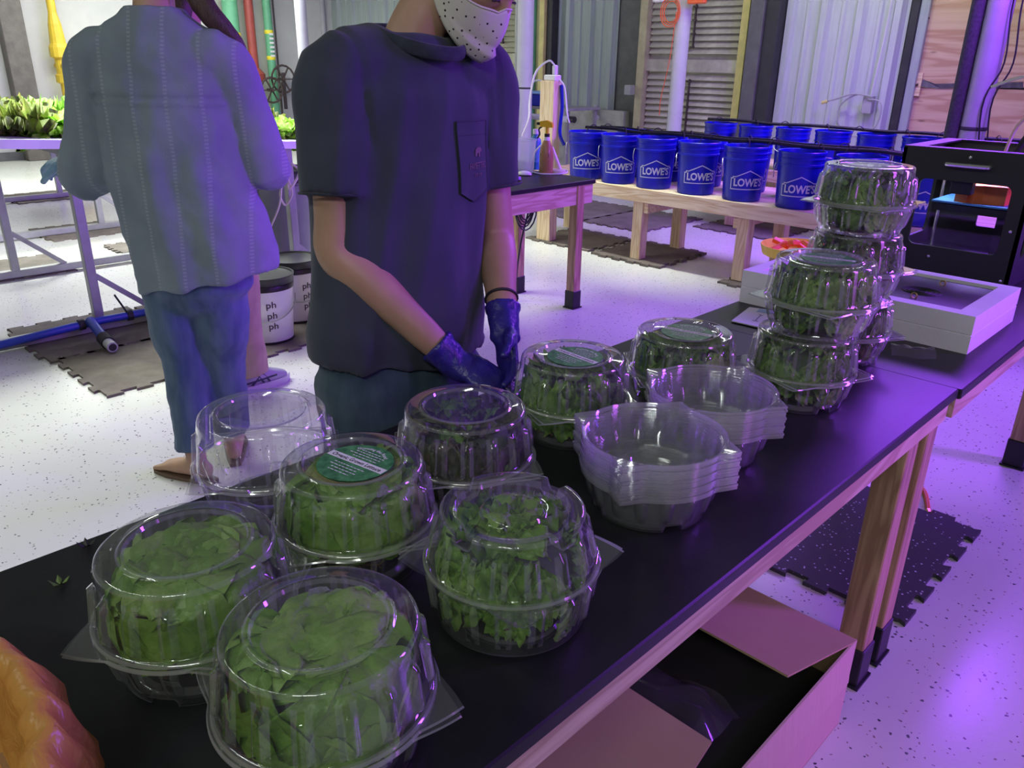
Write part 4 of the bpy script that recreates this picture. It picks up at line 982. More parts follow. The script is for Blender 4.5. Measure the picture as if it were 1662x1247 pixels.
def band(ylist, rows, where, grp):
    for r, x in enumerate(rows):
        for i, y in enumerate(ylist):
            k = rnd.choice([0, 1, 2]) if r else (0 if (y > 1.3) else 1)
            plant(k, x + rnd.uniform(-.03, .03), y + rnd.uniform(-.03, .03), tz(y) + 0.001, rnd.uniform(0, 6), '%s, %s plant of the %s row %s' % (kname[k], words[i], ['front', 'middle', 'back'][r], where), grp, rnd.uniform(1.25, 1.5))
band([0.98, 1.20, 1.42, 1.64], [-4.82, -5.08, -5.34], 'left of the blouse', 'lettuce left of the blouse')
band([2.18, 2.42, 2.66, 2.90], [-4.82, -5.08, -5.34], 'between the two people', 'lettuce between the people')
# ------------------------------------------------------------------ clamshells and the lettuce in them
clear_plastic('clamshell_plastic', (0.965, 0.97, 0.965), 0.045, 1.52, 0.045, 1.9)  # slightly milky; the haze also imitates a reflected veil on the lids
clear_plastic('nested_plastic', (0.95, 0.955, 0.96), 0.07, 1.52, 0.07, 1.9)
clear_plastic('plastic_edge_glint', (0.95, 0.955, 0.955), 0.08, 1.52, 0.34, 1.9)     # whitened haze imitates light caught in the thick moulded edges
clear_plastic('plastic_rib_glint', (0.96, 0.965, 0.965), 0.06, 1.52, 0.17, 1.9)  # whiter bands stand in for highlight lines on ribs and beads
def edge_slots(me, n, segs_edge, segs_rib, ribs, lo, hi, bands):
    me.materials.append(M('plastic_edge_glint')); me.materials.append(M('plastic_rib_glint'))
    for i, p in enumerate(me.polygons):
        k, j = divmod(i, n)
        if k in segs_edge: p.material_index = 1
        elif k in segs_rib: p.material_index = 2
        elif lo <= k <= hi:
            u = ((j + 0.5) / n * ribs) % 1.0
            if any(a <= u <= b for a, b in bands): p.material_index = 2
plain('sticker_green', (0.02, 0.12, 0.045), 0.35, var=0.0, scale=60, col2=(0.10, 0.36, 0.13))
plain('sticker_white', (0.78, 0.78, 0.76), 0.5)
plain('sticker_ink', (0.35, 0.62, 0.42), 0.5)
leafmat('leaf_butter', (0.13, 0.28, 0.030), (0.21, 0.40, 0.060), (0.36, 0.55, 0.15), 20, 0.7, 0.38, 0.25)
leafmat('leaf_curly', (0.08, 0.19, 0.022), (0.17, 0.33, 0.05), (0.33, 0.52, 0.12), 16, 0.45, 0.45, 0.22)
leafmat('leaf_dark', (0.045, 0.10, 0.018), (0.10, 0.20, 0.035), (0.21, 0.36, 0.09), 16, 0.45, 0.45, 0.18)
leafmat('leaf_red', (0.030, 0.032, 0.014), (0.065, 0.085, 0.030), (0.12, 0.07, 0.06), 16, 0.45, 0.45, 0.15)
plain('root_brown', (0.13, 0.08, 0.045), 0.9, var=0.4, scale=50)
plain('heart_dark', (0.035, 0.07, 0.016), 0.7, var=0.3, scale=30)
LH, BHt = 0.088, 0.077                       # lid and base depth
TABS = [k * PI / 2 for k in range(4)]
def flange_r(t, base=0.1215, tab=0.030, wid=0.36):
    d = min(abs((t - a + PI) % (2 * PI) - PI) for a in TABS); s = max(0.0, 1 - d / wid)
    return base + tab * (s ** 1.25)
def sm(a, b, x): x = max(0.0, min(1.0, (x - a) / (b - a))); return x * x * (3 - 2 * x)
def shell(rings, n, rib, notch=False):
    rows = []
    for r, z, rw in rings:
        row = []
        for k in range(n):
            t = 2 * PI * k / n; rr = r; zz = z
            if r == 'F': rr = flange_r(t)
            elif r == 'FO': rr = flange_r(t) + 0.0016
            elif rw and rib: rr = r + rib(t, z) * rw
            if notch and r not in ('F', 'FO') and z < -0.056 and 0.074 < rr < 0.0985:
                d = min(abs((t - a - PI / 4 + PI) % (2 * PI) - PI) for a in TABS)
                zz = z + (1 - sm(0.14, 0.19, d)) * (-0.056 - z)
            row.append((rr * math.cos(t), rr * math.sin(t), zz))
        rows.append(row)
    return MB().rings(rows)
NR = 16
def lid_rib(t, z):
    u = (t * NR / (2 * PI)) % 1.0; g = sm(0.27, 0.38, u) * (1 - sm(0.62, 0.73, u))
    arch = 0.066 - 0.008 * (abs(u - 0.5) / 0.2) ** 2
    return 0.0070 * g * sm(0.008, 0.013, z) * (1 - sm(arch - 0.004, arch, z))
def base_rib(t, z):
    u = (t * NR / (2 * PI)) % 1.0; g = sm(0.27, 0.38, u) * (1 - sm(0.62, 0.73, u))
    arch = 0.056 - 0.007 * (abs(u - 0.5) / 0.2) ** 2
    return 0.0055 * g * sm(0.008, 0.013, -z) * (1 - sm(arch - 0.004, arch, -z))
lid_rings = [('FO', -0.0015, 0), ('F', 0.0008, 0), (0.1195, 0.0008, 0), (0.1175, 0.0045, 0), (0.1150, 0.0055, 0), (0.1138, 0.0062, 0)]
for k in range(12):
    z = 0.008 + 0.070 * k / 11; lid_rings.append((0.1135 - 0.0095 * (z / 0.078), z, 1))
lid_rings += [(0.1036, 0.0815, 0), (0.1025, 0.0850, 0), (0.1000, 0.0874, 0), (0.0960, 0.0881, 0), (0.0800, 0.0880, 0), (0.0780, 0.0890, 0), (0.0765, 0.0910, 0), (0.0745, 0.0917, 0), (0.0722, 0.0910, 0), (0.0708, 0.0885, 0), (0.0695, 0.0860, 0), (0.0670, 0.0852, 0), (0.035, 0.0850, 0), (0.0008, 0.0850, 0)]
LID = shell(lid_rings, NR * 12, lid_rib).mesh('lid', True); LID.materials.append(M('clamshell_plastic')); edge_slots(LID, NR * 12, (0, 2), (3, 18, 19, 23, 24, 26, 27), NR, 6, 15, ((0.28, 0.38), (0.62, 0.72)))
base_rings = [('FO', -0.003, 0), ('F', -0.001, 0), (0.1200, -0.001, 0), (0.1180, -0.0045, 0), (0.1150, -0.0055, 0), (0.1140, -0.0062, 0)]
for k in range(10):
    z = -0.008 - 0.060 * k / 9; base_rings.append((0.1135 - 0.0165 * (-z / 0.068), z, 1))
base_rings += [(0.0965, -0.0720, 0), (0.0945, -0.0755, 0), (0.0915, -0.0770, 0), (0.0800, -0.0770, 0), (0.0770, -0.0755, 0), (0.0755, -0.0700, 0), (0.0735, -0.0655, 0), (0.068, -0.0645, 0), (0.0460, -0.0645, 0), (0.0435, -0.0660, 0), (0.0415, -0.0700, 0), (0.0395, -0.0720, 0), (0.020, -0.0722, 0), (0.0008, -0.0722, 0)]
BASE = shell(base_rings, NR * 12, base_rib, True).mesh('base', True); BASE.materials.append(M('clamshell_plastic')); edge_slots(BASE, NR * 12, (0, 2), (3, 16, 17, 20, 21), NR, 6, 12, ((0.28, 0.38), (0.62, 0.72)))
nest_rings = [('FO', -0.0055, 0), ('FO', -0.001, 0), ('F', 0.0, 0)] + base_rings[2:]
_fr = flange_r
def flange_r(t): return _fr(t, 0.1205, 0.024, 0.26)
NBASE = shell(nest_rings, NR * 12, base_rib, True).mesh('base', True); NBASE.materials.append(M('nested_plastic')); edge_slots(NBASE, NR * 12, (0,), (1, 3, 17, 18), NR, 99, 99, ())

# printed round sticker: parts are built once and shared
def disc(r, z, n=40): return MB().add([(r * math.cos(2 * PI * k / n), r * math.sin(2 * PI * k / n), z) for k in range(n)], [tuple(range(n))])
def clip_disc(w_, h, y0, z): return MB().add([(-w_, y0 - h, z), (w_, y0 - h, z), (w_, y0 + h, z), (-w_, y0 + h, z)], [(0, 1, 2, 3)])
ST_R = 0.056
st_disc = MB().lathe([(0.0005, 0.0), (ST_R, 0.0), (ST_R, 0.0004), (0.0005, 0.0004)], 40).mesh('sticker'); st_disc.materials.append(M('sticker_green'))
st_band = clip_disc(0.0545, 0.0072, 0.002, 0.0007).mesh('band'); st_band.materials.append(M('sticker_white'))
mb = text_mesh('Organic Grown Lettuce', 0.0115, 0.0002); mb.map(lambda p: Vector((p[0] * 0.86, p[1] + 0.0018, 0.0009))); st_txt = mb.mesh('lettering'); st_txt.materials.append(M('ink_black'))
mb = MB()
tx = text_mesh('Growing the Food', 0.0085, 0.0002)
def arc(p): 
    a = p[0] / 0.044; r = 0.044 + p[1]; return Vector((r * math.sin(a), r * math.cos(a), 0.0009))
tx.map(arc); mb.add(tx.v, tx.f)
for y, w_, x0 in ((0.034, 0.020, 0), (0.028, 0.028, 0.003), (0.0215, 0.030, -0.002), (0.015, 0.024, 0.004), (-0.014, 0.030, 0.002), (-0.021, 0.026, -0.004), (-0.028, 0.024, 0.003), (-0.035, 0.02, 0)):
    x = -w_
    while x < w_:
        L = random.uniform(0.003, 0.008); mb.add([(x0 + x, y - .0009, .0009), (x0 + min(w_, x + L), y - .0009, .0009), (x0 + min(w_, x + L), y + .0009, .0009), (x0 + x, y + .0009, .0009)], [(0, 1, 2, 3)]); x += L + 0.0018
st_small = mb.mesh('small_print'); st_small.materials.append(M('sticker_white'))

def clamshell(label, x, y, z=TZ, rz=0.0, sticker=None, flip=False, tilt=(0, 0), lid_open=0.0):
    t = thing('clamshell', label, 'clamshell', (x, y, z), rz, 'lettuce clamshells'); t.rotation_euler = (tilt[0], tilt[1], rz)
    if flip:
        b = part('base', BASE, None, t, (0, 0, LH + 0.004), (PI, 0, 0)); l = part('lid', LID, None, t, (0, 0, LH + 0.004), (PI, 0, 0.06))
        b.location[2] = 0.0925; l.location[2] = 0.0925
    else:
        b = part('base', BASE, None, t, (0, 0, BHt)); l = part('lid', LID, None, t, (0, 0, BHt + 0.0015), (lid_open, 0, 0.07))
    if sticker is not None:
        s = part('sticker', st_disc, None, l, (0.004, 0.002, 0.0856), (0, 0, sticker))
        for nm, me in (('band', st_band), ('lettering', st_txt), ('small_print', st_small)):
            q = part(nm, me, None, l, (0.004, 0.002, 0.0856), (0, 0, sticker))
    return t

def env(z, flip=False):
    """inner radius of the closed clamshell at height z above its lowest point"""
    if flip: z = 0.165 - z
    if z < BHt: return 0.088 + 0.018 * max(z, 0) / BHt
    return 0.108 - 0.010 * (z - BHt) / LH
def leaf_patch(rnd, phi, b, h, wa, ruff, fq, depth, zc, ztop, flip, nu=10, nv=10, zlow=0.006):
    rows = []; sd = rnd.uniform(0, 50); lean = rnd.uniform(-0.5, 0.5)
    for i in range(nv + 1):
        v = i / nv; s = math.sin(PI * (0.10 + 0.82 * v ** 0.8)) ** 0.6; row = []
        for j in range(nu + 1):
            u = -1 + 2 * j / nu; e = u * u
            n1 = mnoise.noise((u * 1.7 + sd, v * 2.3, sd)); n2 = mnoise.noise((u * 4.5 + sd, v * 5.0, sd + 7))
            dn = ruff * ((0.5 + e + 0.5 * v * v) * math.sin(fq * (v + 0.8 * u * (1 if sd > 25 else -1)) + sd) * 0.55 + 1.3 * n1 + 0.8 * n2)
            zz = b + h * v - 0.012 * e * h / 0.1 + ruff * 0.6 * mnoise.noise((u * 3, v * 3 + sd, 2))
            a = phi + u * wa * s + lean * wa * v
            r = env(min(max(zz, 0), 0.16), flip) * depth + dn * 0.9 + 0.006 * e * e + 0.006 * v ** 4
            if zz > zc:
                ex = zz - zc; r -= ex * 1.0; zz = zc + ex * 0.40 + dn * 0.8
            zz = max(zlow + 0.003 * n1, min(zz, ztop + 0.006 * n2))
            rm = env(zz, flip) * 0.965 + 0.0015 * n2
            r = max(0.004, min(r, rm)); row.append((r * math.cos(a), r * math.sin(a), zz))
        rows.append(row)
    return MB().rings(rows, False, False).mesh('leaf', 'all')
def top_leaf(rnd, ang, off, L, Wd, ruff, fq, zt, ztop, flip, n=11):
    rows = []; sd = rnd.uniform(0, 50); d = Vector((math.cos(ang), math.sin(ang))); s = Vector((-d[1], d[0]))
    for i in range(n + 1):
        v = -1 + 2 * i / n; row = []; w_ = Wd * math.sqrt(max(0.02, 1 - 0.9 * v * v))
        for j in range(n + 1):
            u = -1 + 2 * j / n
            n1 = mnoise.noise((u * 1.8 + sd, v * 1.8, sd)); n2 = mnoise.noise((u * 4.2 + sd, v * 4.2, sd + 3))
            p = d * (off + L * v) + s * (w_ * u + ruff * n2)
            z = zt + ruff * (1.6 * n1 + 0.9 * n2 + 0.5 * (u * u) * math.sin(fq * v + sd)) - 0.035 * max(0, p.length / 0.1 - 0.55) 
            z = min(z, ztop + 0.002 * n2); rm = env(z, flip) * 0.955
            if p.length > rm: p *= rm / p.length
            row.append((p[0], p[1], z))
        rows.append(row)
    return MB().rings(rows, False, False).mesh('leaf', 'all')
def lettuce(label, x, y, z, kind, seed, rz=0.0, flip=False, mats=None, roots=True, tilt=(0, 0)):
    t = thing('lettuce', label, 'lettuce', (x, y, z + 0.002), rz, 'lettuce heads in clamshells'); t.rotation_euler = (tilt[0], tilt[1], rz)
    rnd = random.Random(seed); top = 0.150
    def put(me, m): me.materials.append(M(m)); part('leaf', me, None, t)
    if kind == 'butter':
        m = mats or ['leaf_butter']
        for k in range(9):
            put(leaf_patch(rnd, 2 * PI * k / 9 + rnd.uniform(-.15, .15), rnd.uniform(0.045, 0.07), rnd.uniform(0.085, 0.135), rnd.uniform(0.60, 0.85), 0.0085, 3.0, rnd.uniform(0.80, 0.95), 0.132, top, flip, 14, 14, 0.04), rnd.choice(m))
        for k in range(8):
            put(leaf_patch(rnd, 2 * PI * k / 8 + rnd.uniform(-.2, .2), rnd.uniform(0.04, 0.058), rnd.uniform(0.05, 0.085), rnd.uniform(0.35, 0.5), 0.007, 4.0, rnd.uniform(0.84, 0.96), 0.125, top, flip, 12, 12, 0.035), rnd.choice(m))
        for k in range(7):
            put(top_leaf(rnd, rnd.uniform(0, 6.3), rnd.uniform(-0.035, 0.035), rnd.uniform(0.06, 0.085), rnd.uniform(0.05, 0.075), 0.011, 3, 0.136 + 0.0025 * k, top + 0.006, flip, 14), rnd.choice(m))
        hr = [(0.03, 0.050), (0.072, 0.062), (0.088, 0.09), (0.075, 0.115), (0.02, 0.128)]
    else:
        m = mats or ['leaf_curly']
        for k in range(34):
            put(leaf_patch(rnd, 2 * PI * k / 34 * 3.0 + rnd.uniform(-.2, .2), 0.008 + 0.078 * ((k * 0.618) % 1.0), rnd.uniform(0.055, 0.09), rnd.uniform(0.30, 0.46), 0.0125, rnd.uniform(13, 20), rnd.uniform(0.82, 0.97), 0.130, top, flip, 16, 14), rnd.choice(m))
        for k in range(11):
            put(top_leaf(rnd, rnd.uniform(0, 6.3), rnd.uniform(-0.06, 0.06), rnd.uniform(0.03, 0.05), rnd.uniform(0.022, 0.038), 0.014, 12, 0.128 + 0.002 * k, top + 0.006, flip, 12), rnd.choice(m))
        hr = [(0.05, 0.012), (0.075, 0.03), (0.083, 0.08), (0.07, 0.115), (0.02, 0.125)]
    MB().lathe(hr, 16).map(lambda p: p * (1 + 0.08 * mnoise.noise(p * 40 + Vector((seed, 0, 0))))).build('heart', 'heart_dark', t, smooth='all')
    if roots:
        mb = MB(); z0 = 0.006
        for k in range(60 if kind == 'butter' else 30):
            a_ = rnd.uniform(0, 6.3); r = rnd.uniform(0.01, 0.078); p = Vector((r * math.cos(a_), r * math.sin(a_), z0 + rnd.uniform(0, 0.03)))
            pts = [p]
            for q in range(4):
                p = p + Vector((rnd.uniform(-.02, .02), rnd.uniform(-.02, .02), rnd.uniform(-.008, .013))); p[2] = max(z0, min(0.062, p[2]))
                if p.to_2d().length > 0.082: p *= 0.9; p[2] = max(z0, p[2])
                pts.append(p)
            mb.tube(pts, 0.0016, 4, False)
        mb.lathe([(0.004, 0.006), (0.045, 0.008), (0.052, 0.03), (0.03, 0.05), (0.004, 0.052)], 12)
        o = mb.build('roots', 'root_brown', t); o['kind'] = 'stuff'
    return t
def topc(px, py, dz): p = at(px, py, 2, TZ + dz); return p[0], p[1]
x, y = topc(520, 1012, .165); FRONT = (x, y)
clamshell('clear clamshell of butterhead lettuce nearest the camera, roots showing', x, y, rz=0.55)
lettuce('butterhead lettuce with brown roots in the nearest clamshell', x, y, TZ, 'butter', 21)
x, y = topc(300, 887, .165)
clamshell('clear clamshell of butterhead lettuce beside the orange bin liner', x - .004, y + .004, rz=-0.15)
lettuce('butterhead lettuce in the clamshell beside the orange bin', x - .004, y + .004, TZ, 'butter', 34, roots=False)
x, y = topc(572, 750, .165)
clamshell('labelled clamshell of butterhead lettuce, behind the nearest one', x, y, rz=0.25, sticker=-0.15)
lettuce('butterhead lettuce in the labelled clamshell', x, y, TZ, 'butter', 47, 0.4)
x, y = topc(425, 668, .165)
clamshell('empty clear clamshell on the far table edge', x, y, rz=0.1)
x, y = topc(832, 825, .165)
clamshell('upside-down clamshell of green leaf lettuce with notched base on top', x, y, rz=-0.75, flip=True)
lettuce('green leaf lettuce in the upside-down clamshell', x, y, TZ, 'curly', 52, mats=['leaf_curly', 'leaf_curly', 'leaf_butter'], flip=True)
x, y = topc(755, 660, .165)
clamshell('clamshell of dark red lettuce in front of the gloved hands', x, y, rz=0.2)
lettuce('dark red leaf lettuce in the clamshell by the gloved hands', x, y, TZ, 'curly', 63, mats=['leaf_red', 'leaf_red', 'leaf_dark'])
x, y = topc(930, 578, .165)
clamshell('labelled clamshell of dark green lettuce right beside the gloves', x, y, rz=0.3, sticker=-0.42)
lettuce('dark green leaf lettuce in the clamshell beside the gloves', x, y, TZ, 'curly', 71, mats=['leaf_dark', 'leaf_dark', 'leaf_curly'])
x, y = topc(1112, 538, .165)
clamshell('labelled clamshell of green lettuce behind the nested empty bases', x, y, rz=0.0, sticker=0.15)
lettuce('green leaf lettuce in the clamshell behind the nested bases', x, y, TZ, 'curly', 82, mats=['leaf_dark', 'leaf_curly'])
# two stacks of filled clamshells
PIT = 0.1610
x, y = topc(1342, 420, .165 + PIT)
for k in range(2):
    xx, yy = x - 0.012 * (1 - k), y - 0.015 * (1 - k)
    w_ = ['lower', 'upper'][k]
    clamshell('%s clamshell of the two-high stack of green lettuce' % w_, xx, yy, TZ + PIT * k + 0.0004 * k, rz=0.35 + 0.2 * k, sticker=-0.35 if k else None)
    lettuce('curly lettuce in the %s clamshell of the two-high stack' % w_, xx, yy, TZ + PIT * k, 'curly', 90 + k, mats=['leaf_dark', 'leaf_curly'])
x, y = topc(1412, 268, .165 + 2 * PIT)
for k in range(3):
    xx, yy = x - 0.004 * k + 0.008, y - 0.006 * (2 - k)
    w_ = ['bottom', 'middle', 'top'][k]
    clamshell('%s clamshell of the three-high stack before the printer' % w_, xx, yy, TZ + PIT * k + 0.0004 * k, rz=0.15 + 0.25 * k)
    lettuce('leaf lettuce in the %s clamshell of the three-high stack' % w_, xx, yy, TZ + PIT * k, 'curly', 101 + k, mats=['leaf_curly', 'leaf_dark'] if k == 2 else ['leaf_dark', 'leaf_red'])
# nested empty bases
for (px, py, n, nm, rz) in ((1062, 700, 13, 'front', 0.28), (1158, 628, 12, 'rear', 0.1)):
    gap = 0.0053; x, y = topc(px, py, BHt + gap * (n - 1))
    for k in range(n):
        r = thing('empty_clamshell', 'empty clear clamshell half, %s from the bottom of the %s nested stack' % ((words2 + ['twelfth', 'topmost, thirteenth'])[k], nm), 'clamshell', (x + 0.0012 * math.sin(k * 2.1), y + 0.0012 * math.cos(k * 1.7), TZ + BHt + gap * k), rz + 0.012 * math.sin(k * 1.3), 'nested empty bases, %s stack' % nm)
        part('base', NBASE, None, r)
# ------------------------------------------------------------------ people
from mathutils.bvhtree import BVHTree
def skinmat(name, col):
    m, nt, b = new_mat(name); tc = N(nt, 'ShaderNodeTexCoord')
    n = N(nt, 'ShaderNodeTexNoise', Scale=9.0, Detail=4.0); nt.links.new(tc.outputs['Object'], n.inputs['Vector'])
    r = ramp(nt, [(0.3, rgb(*[c * 0.86 for c in col])), (0.7, rgb(*[c * 1.1 for c in col]))]); nt.links.new(n.outputs['Fac'], r.inputs[0]); nt.links.new(r.outputs[0], b.inputs['Base Color'])
    b.inputs['Roughness'].default_value = 0.5; b.inputs['Subsurface Weight'].default_value = 0.08; b.inputs['Subsurface Radius'].default_value = (0.02, 0.008, 0.004)
skinmat('skin', (0.46, 0.27, 0.19)); skinmat('skin_foot', (0.50, 0.30, 0.20))
def clothmat(name, c1, c2, scale, bump=0.25, stretch=(1, 1, 1), rough=0.85, weave=900):
    m, nt, b = new_mat(name); tc = N(nt, 'ShaderNodeTexCoord'); mp = N(nt, 'ShaderNodeMapping'); mp.inputs['Scale'].default_value = stretch
    nt.links.new(tc.outputs['Object'], mp.inputs[0])
    n = N(nt, 'ShaderNodeTexNoise', Scale=scale, Detail=5.0); nt.links.new(mp.outputs[0], n.inputs['Vector'])
    r = ramp(nt, [(0.35, rgb(*c1)), (0.65, rgb(*c2))]); nt.links.new(n.outputs['Fac'], r.inputs[0]); nt.links.new(r.outputs[0], b.inputs['Base Color'])
    b.inputs['Roughness'].default_value = rough; b.inputs['Specular IOR Level'].default_value = 0.2
    b.inputs['Sheen Weight'].default_value = 0.15
    n2 = N(nt, 'ShaderNodeTexNoise', Scale=weave, Detail=1.0); nt.links.new(tc.outputs['Object'], n2.inputs['Vector'])
    bp = N(nt, 'ShaderNodeBump', Strength=bump, Distance=0.002); nt.links.new(n2.outputs['Fac'], bp.inputs['Height']); nt.links.new(bp.outputs[0], b.inputs['Normal'])
clothmat('navy_jersey', (0.040, 0.047, 0.072), (0.055, 0.062, 0.095), 5)
clothmat('navy_seam', (0.028, 0.033, 0.052), (0.040, 0.045, 0.070), 40)
clothmat('jeans', (0.035, 0.062, 0.095), (0.060, 0.095, 0.135), 30, 0.4, (1, 1, 0.2))
clothmat('jeans_blue', (0.065, 0.11, 0.19), (0.12, 0.18, 0.27), 22, 0.4, (1, 1, 0.2))
clothmat('khaki', (0.34, 0.27, 0.17), (0.42, 0.34, 0.22), 12)
clothmat('taupe', (0.2, 0.18, 0.17), (0.25, 0.22, 0.2), 12)
def blousemat():
    m, nt, b = new_mat('blouse'); tc = N(nt, 'ShaderNodeTexCoord')
    w1 = N(nt, 'ShaderNodeTexWave', Scale=3.2, Distortion=0.4, Detail=1.0, _bands_direction='Y'); nt.links.new(tc.outputs['Object'], w1.inputs['Vector'])
    w2 = N(nt, 'ShaderNodeTexWave', Scale=28.0, Distortion=0.5, _bands_direction='Z'); nt.links.new(tc.outputs['Object'], w2.inputs['Vector'])
    st = ramp(nt, [(0.955, (0, 0, 0, 1)), (0.985, (1, 1, 1, 1))]); nt.links.new(w1.outputs['Fac'], st.inputs[0])
    mu = N(nt, 'ShaderNodeMath', _operation='MULTIPLY'); nt.links.new(st.outputs[0], mu.inputs[0]); nt.links.new(w2.outputs['Fac'], mu.inputs[1])
    n = N(nt, 'ShaderNodeTexNoise', Scale=6.0, Detail=5.0); nt.links.new(tc.outputs['Object'], n.inputs['Vector'])
    r = ramp(nt, [(0.3, rgb(0.20, 0.24, 0.29)), (0.7, rgb(0.26, 0.31, 0.36))]); nt.links.new(n.outputs['Fac'], r.inputs[0])
    mx = N(nt, 'ShaderNodeMix', _data_type='RGBA'); mx.inputs['B'].default_value = rgb(0.46, 0.50, 0.54)
    mf = N(nt, 'ShaderNodeMath', _operation='MULTIPLY'); mf.inputs[1].default_value = 0.38; nt.links.new(mu.outputs[0], mf.inputs[0])
    nt.links.new(mf.outputs[0], mx.inputs['Factor']); nt.links.new(r.outputs[0], mx.inputs['A']); nt.links.new(mx.outputs['Result'], b.inputs['Base Color'])
    b.inputs['Roughness'].default_value = 0.85; b.inputs['Specular IOR Level'].default_value = 0.2
    n2 = N(nt, 'ShaderNodeTexNoise', Scale=260.0, Detail=2.0); nt.links.new(tc.outputs['Object'], n2.inputs['Vector'])
    bp = N(nt, 'ShaderNodeBump', Strength=0.35, Distance=0.003); nt.links.new(n2.outputs['Fac'], bp.inputs['Height']); nt.links.new(bp.outputs[0], b.inputs['Normal'])
blousemat()
plain('glove_blue', (0.028, 0.020, 0.22), 0.36, var=0.12, scale=20, bump=0.3, bscale=70)
plain('glove_pale', (0.20, 0.34, 0.50), 0.4, var=0.15, scale=20, bump=0.3, bscale=70)
plain('hair_brown', (0.06, 0.030, 0.022), 0.45, var=0.45, scale=30, stretch=(8, 8, 1), bump=0.4, bscale=60)
plain('shoe_grey', (0.34, 0.35, 0.38), 0.6, var=0.1); plain('shoe_stripe', (0.03, 0.035, 0.06), 0.5); plain('shoe_sole', (0.50, 0.50, 0.52), 0.6)
plain('sandal', (0.16, 0.10, 0.07), 0.6)
plain('lash_dark', (0.03, 0.02, 0.02), 0.6)
def maskmat():
    m, nt, b = new_mat('mask_dots'); tc = N(nt, 'ShaderNodeTexCoord')
    v = N(nt, 'ShaderNodeTexVoronoi', Scale=84.0, Randomness=0.30); nt.links.new(tc.outputs['Object'], v.inputs['Vector'])
    r = ramp(nt, [(0.17, rgb(0.02, 0.02, 0.025)), (0.21, rgb(0.62, 0.59, 0.54))]); nt.links.new(v.outputs['Distance'], r.inputs[0]); nt.links.new(r.outputs[0], b.inputs['Base Color'])
    b.inputs['Roughness'].default_value = 0.85
maskmat()
plain('mask_trim', (0.66, 0.62, 0.54), 0.8)

def loft(mb, pts, rads, side=(0, 1, 0), n=20, caps=(True, True)):
    P = [Vector(p) for p in pts]; rings = []
    for i, p in enumerate(P):
        d = (P[min(i + 1, len(P) - 1)] - P[max(i - 1, 0)]).normalized(); s = Vector(side); s = (s - d * s.dot(d)).normalized(); q = d.cross(s)
        a, b = rads[i] if isinstance(rads[i], tuple) else (rads[i], rads[i])
        ring = lambda c, k: [tuple(c + s * a * k * math.cos(t) + q * b * k * math.sin(t)) for t in [2 * PI * j / n for j in range(n)]]
        if i == 0 and caps[0]: rings += [ring(p - d * min(a, b) * 0.75, 0.25), ring(p - d * min(a, b) * 0.5, 0.72)]
        rings.append(ring(p, 1.0))
        if i == len(P) - 1 and caps[1]: rings += [ring(p + d * min(a, b) * 0.5, 0.72), ring(p + d * min(a, b) * 0.75, 0.25)]
    mb.rings(rings, True); return mb
def limb(mb, pts, rads, side=(0, 1, 0), n=20, sub=4, **k):
    P = spline(pts, sub); R = []
    for i in range(len(pts) - 1):
        for j in range(sub):
            t = j / sub; t = t * t * (3 - 2 * t) if sub > 1 else t
            a0 = rads[i] if isinstance(rads[i], tuple) else (rads[i],) * 2; a1 = rads[i + 1] if isinstance(rads[i + 1], tuple) else (rads[i + 1],) * 2
            R.append((a0[0] + (a1[0] - a0[0]) * t, a0[1] + (a1[1] - a0[1]) * t))
    R.append(rads[-1] if isinstance(rads[-1], tuple) else (rads[-1],) * 2)
    return loft(mb, P, R, side, n, **k)
def ball(mb, c, r, n=14):
    rx, ry, rz = r if isinstance(r, tuple) else (r, r, r)
    return mb.rings([[(c[0] + rx * math.sin(PI * i / n) * math.cos(2 * PI * j / n), c[1] + ry * math.sin(PI * i / n) * math.sin(2 * PI * j / n), c[2] + rz * math.cos(PI * i / n)) for j in range(n)] for i in range(1, n)], True)
def fuse(mb, voxel, smooth=4, fn=None, fac=0.5):
    """one continuous skin over the overlapping forms"""
    o = bpy.data.objects.new('tmp', mb.mesh('tmp')); COL.objects.link(o)
    r = o.modifiers.new('r', 'REMESH'); r.mode = 'VOXEL'; r.voxel_size = voxel
    if smooth: s = o.modifiers.new('s', 'SMOOTH'); s.iterations = smooth; s.factor = fac
    dg = bpy.context.evaluated_depsgraph_get(); dg.update()
    me = bpy.data.meshes.new_from_object(o.evaluated_get(dg)); bpy.data.objects.remove(o)
    if fn:
        nn = [v.normal.copy() for v in me.vertices]
        for v, q in zip(me.vertices, nn): v.co = v.co + q * fn(v.co, q)
    me.polygons.foreach_set('use_smooth', [True] * len(me.polygons)); me.update(); return me
def wear(name, me, mat, parent):
    me.name = name
    o = bpy.data.objects.new(name, me); COL.objects.link(o); me.materials.clear(); me.materials.append(M(mat)); o.parent = parent; return o

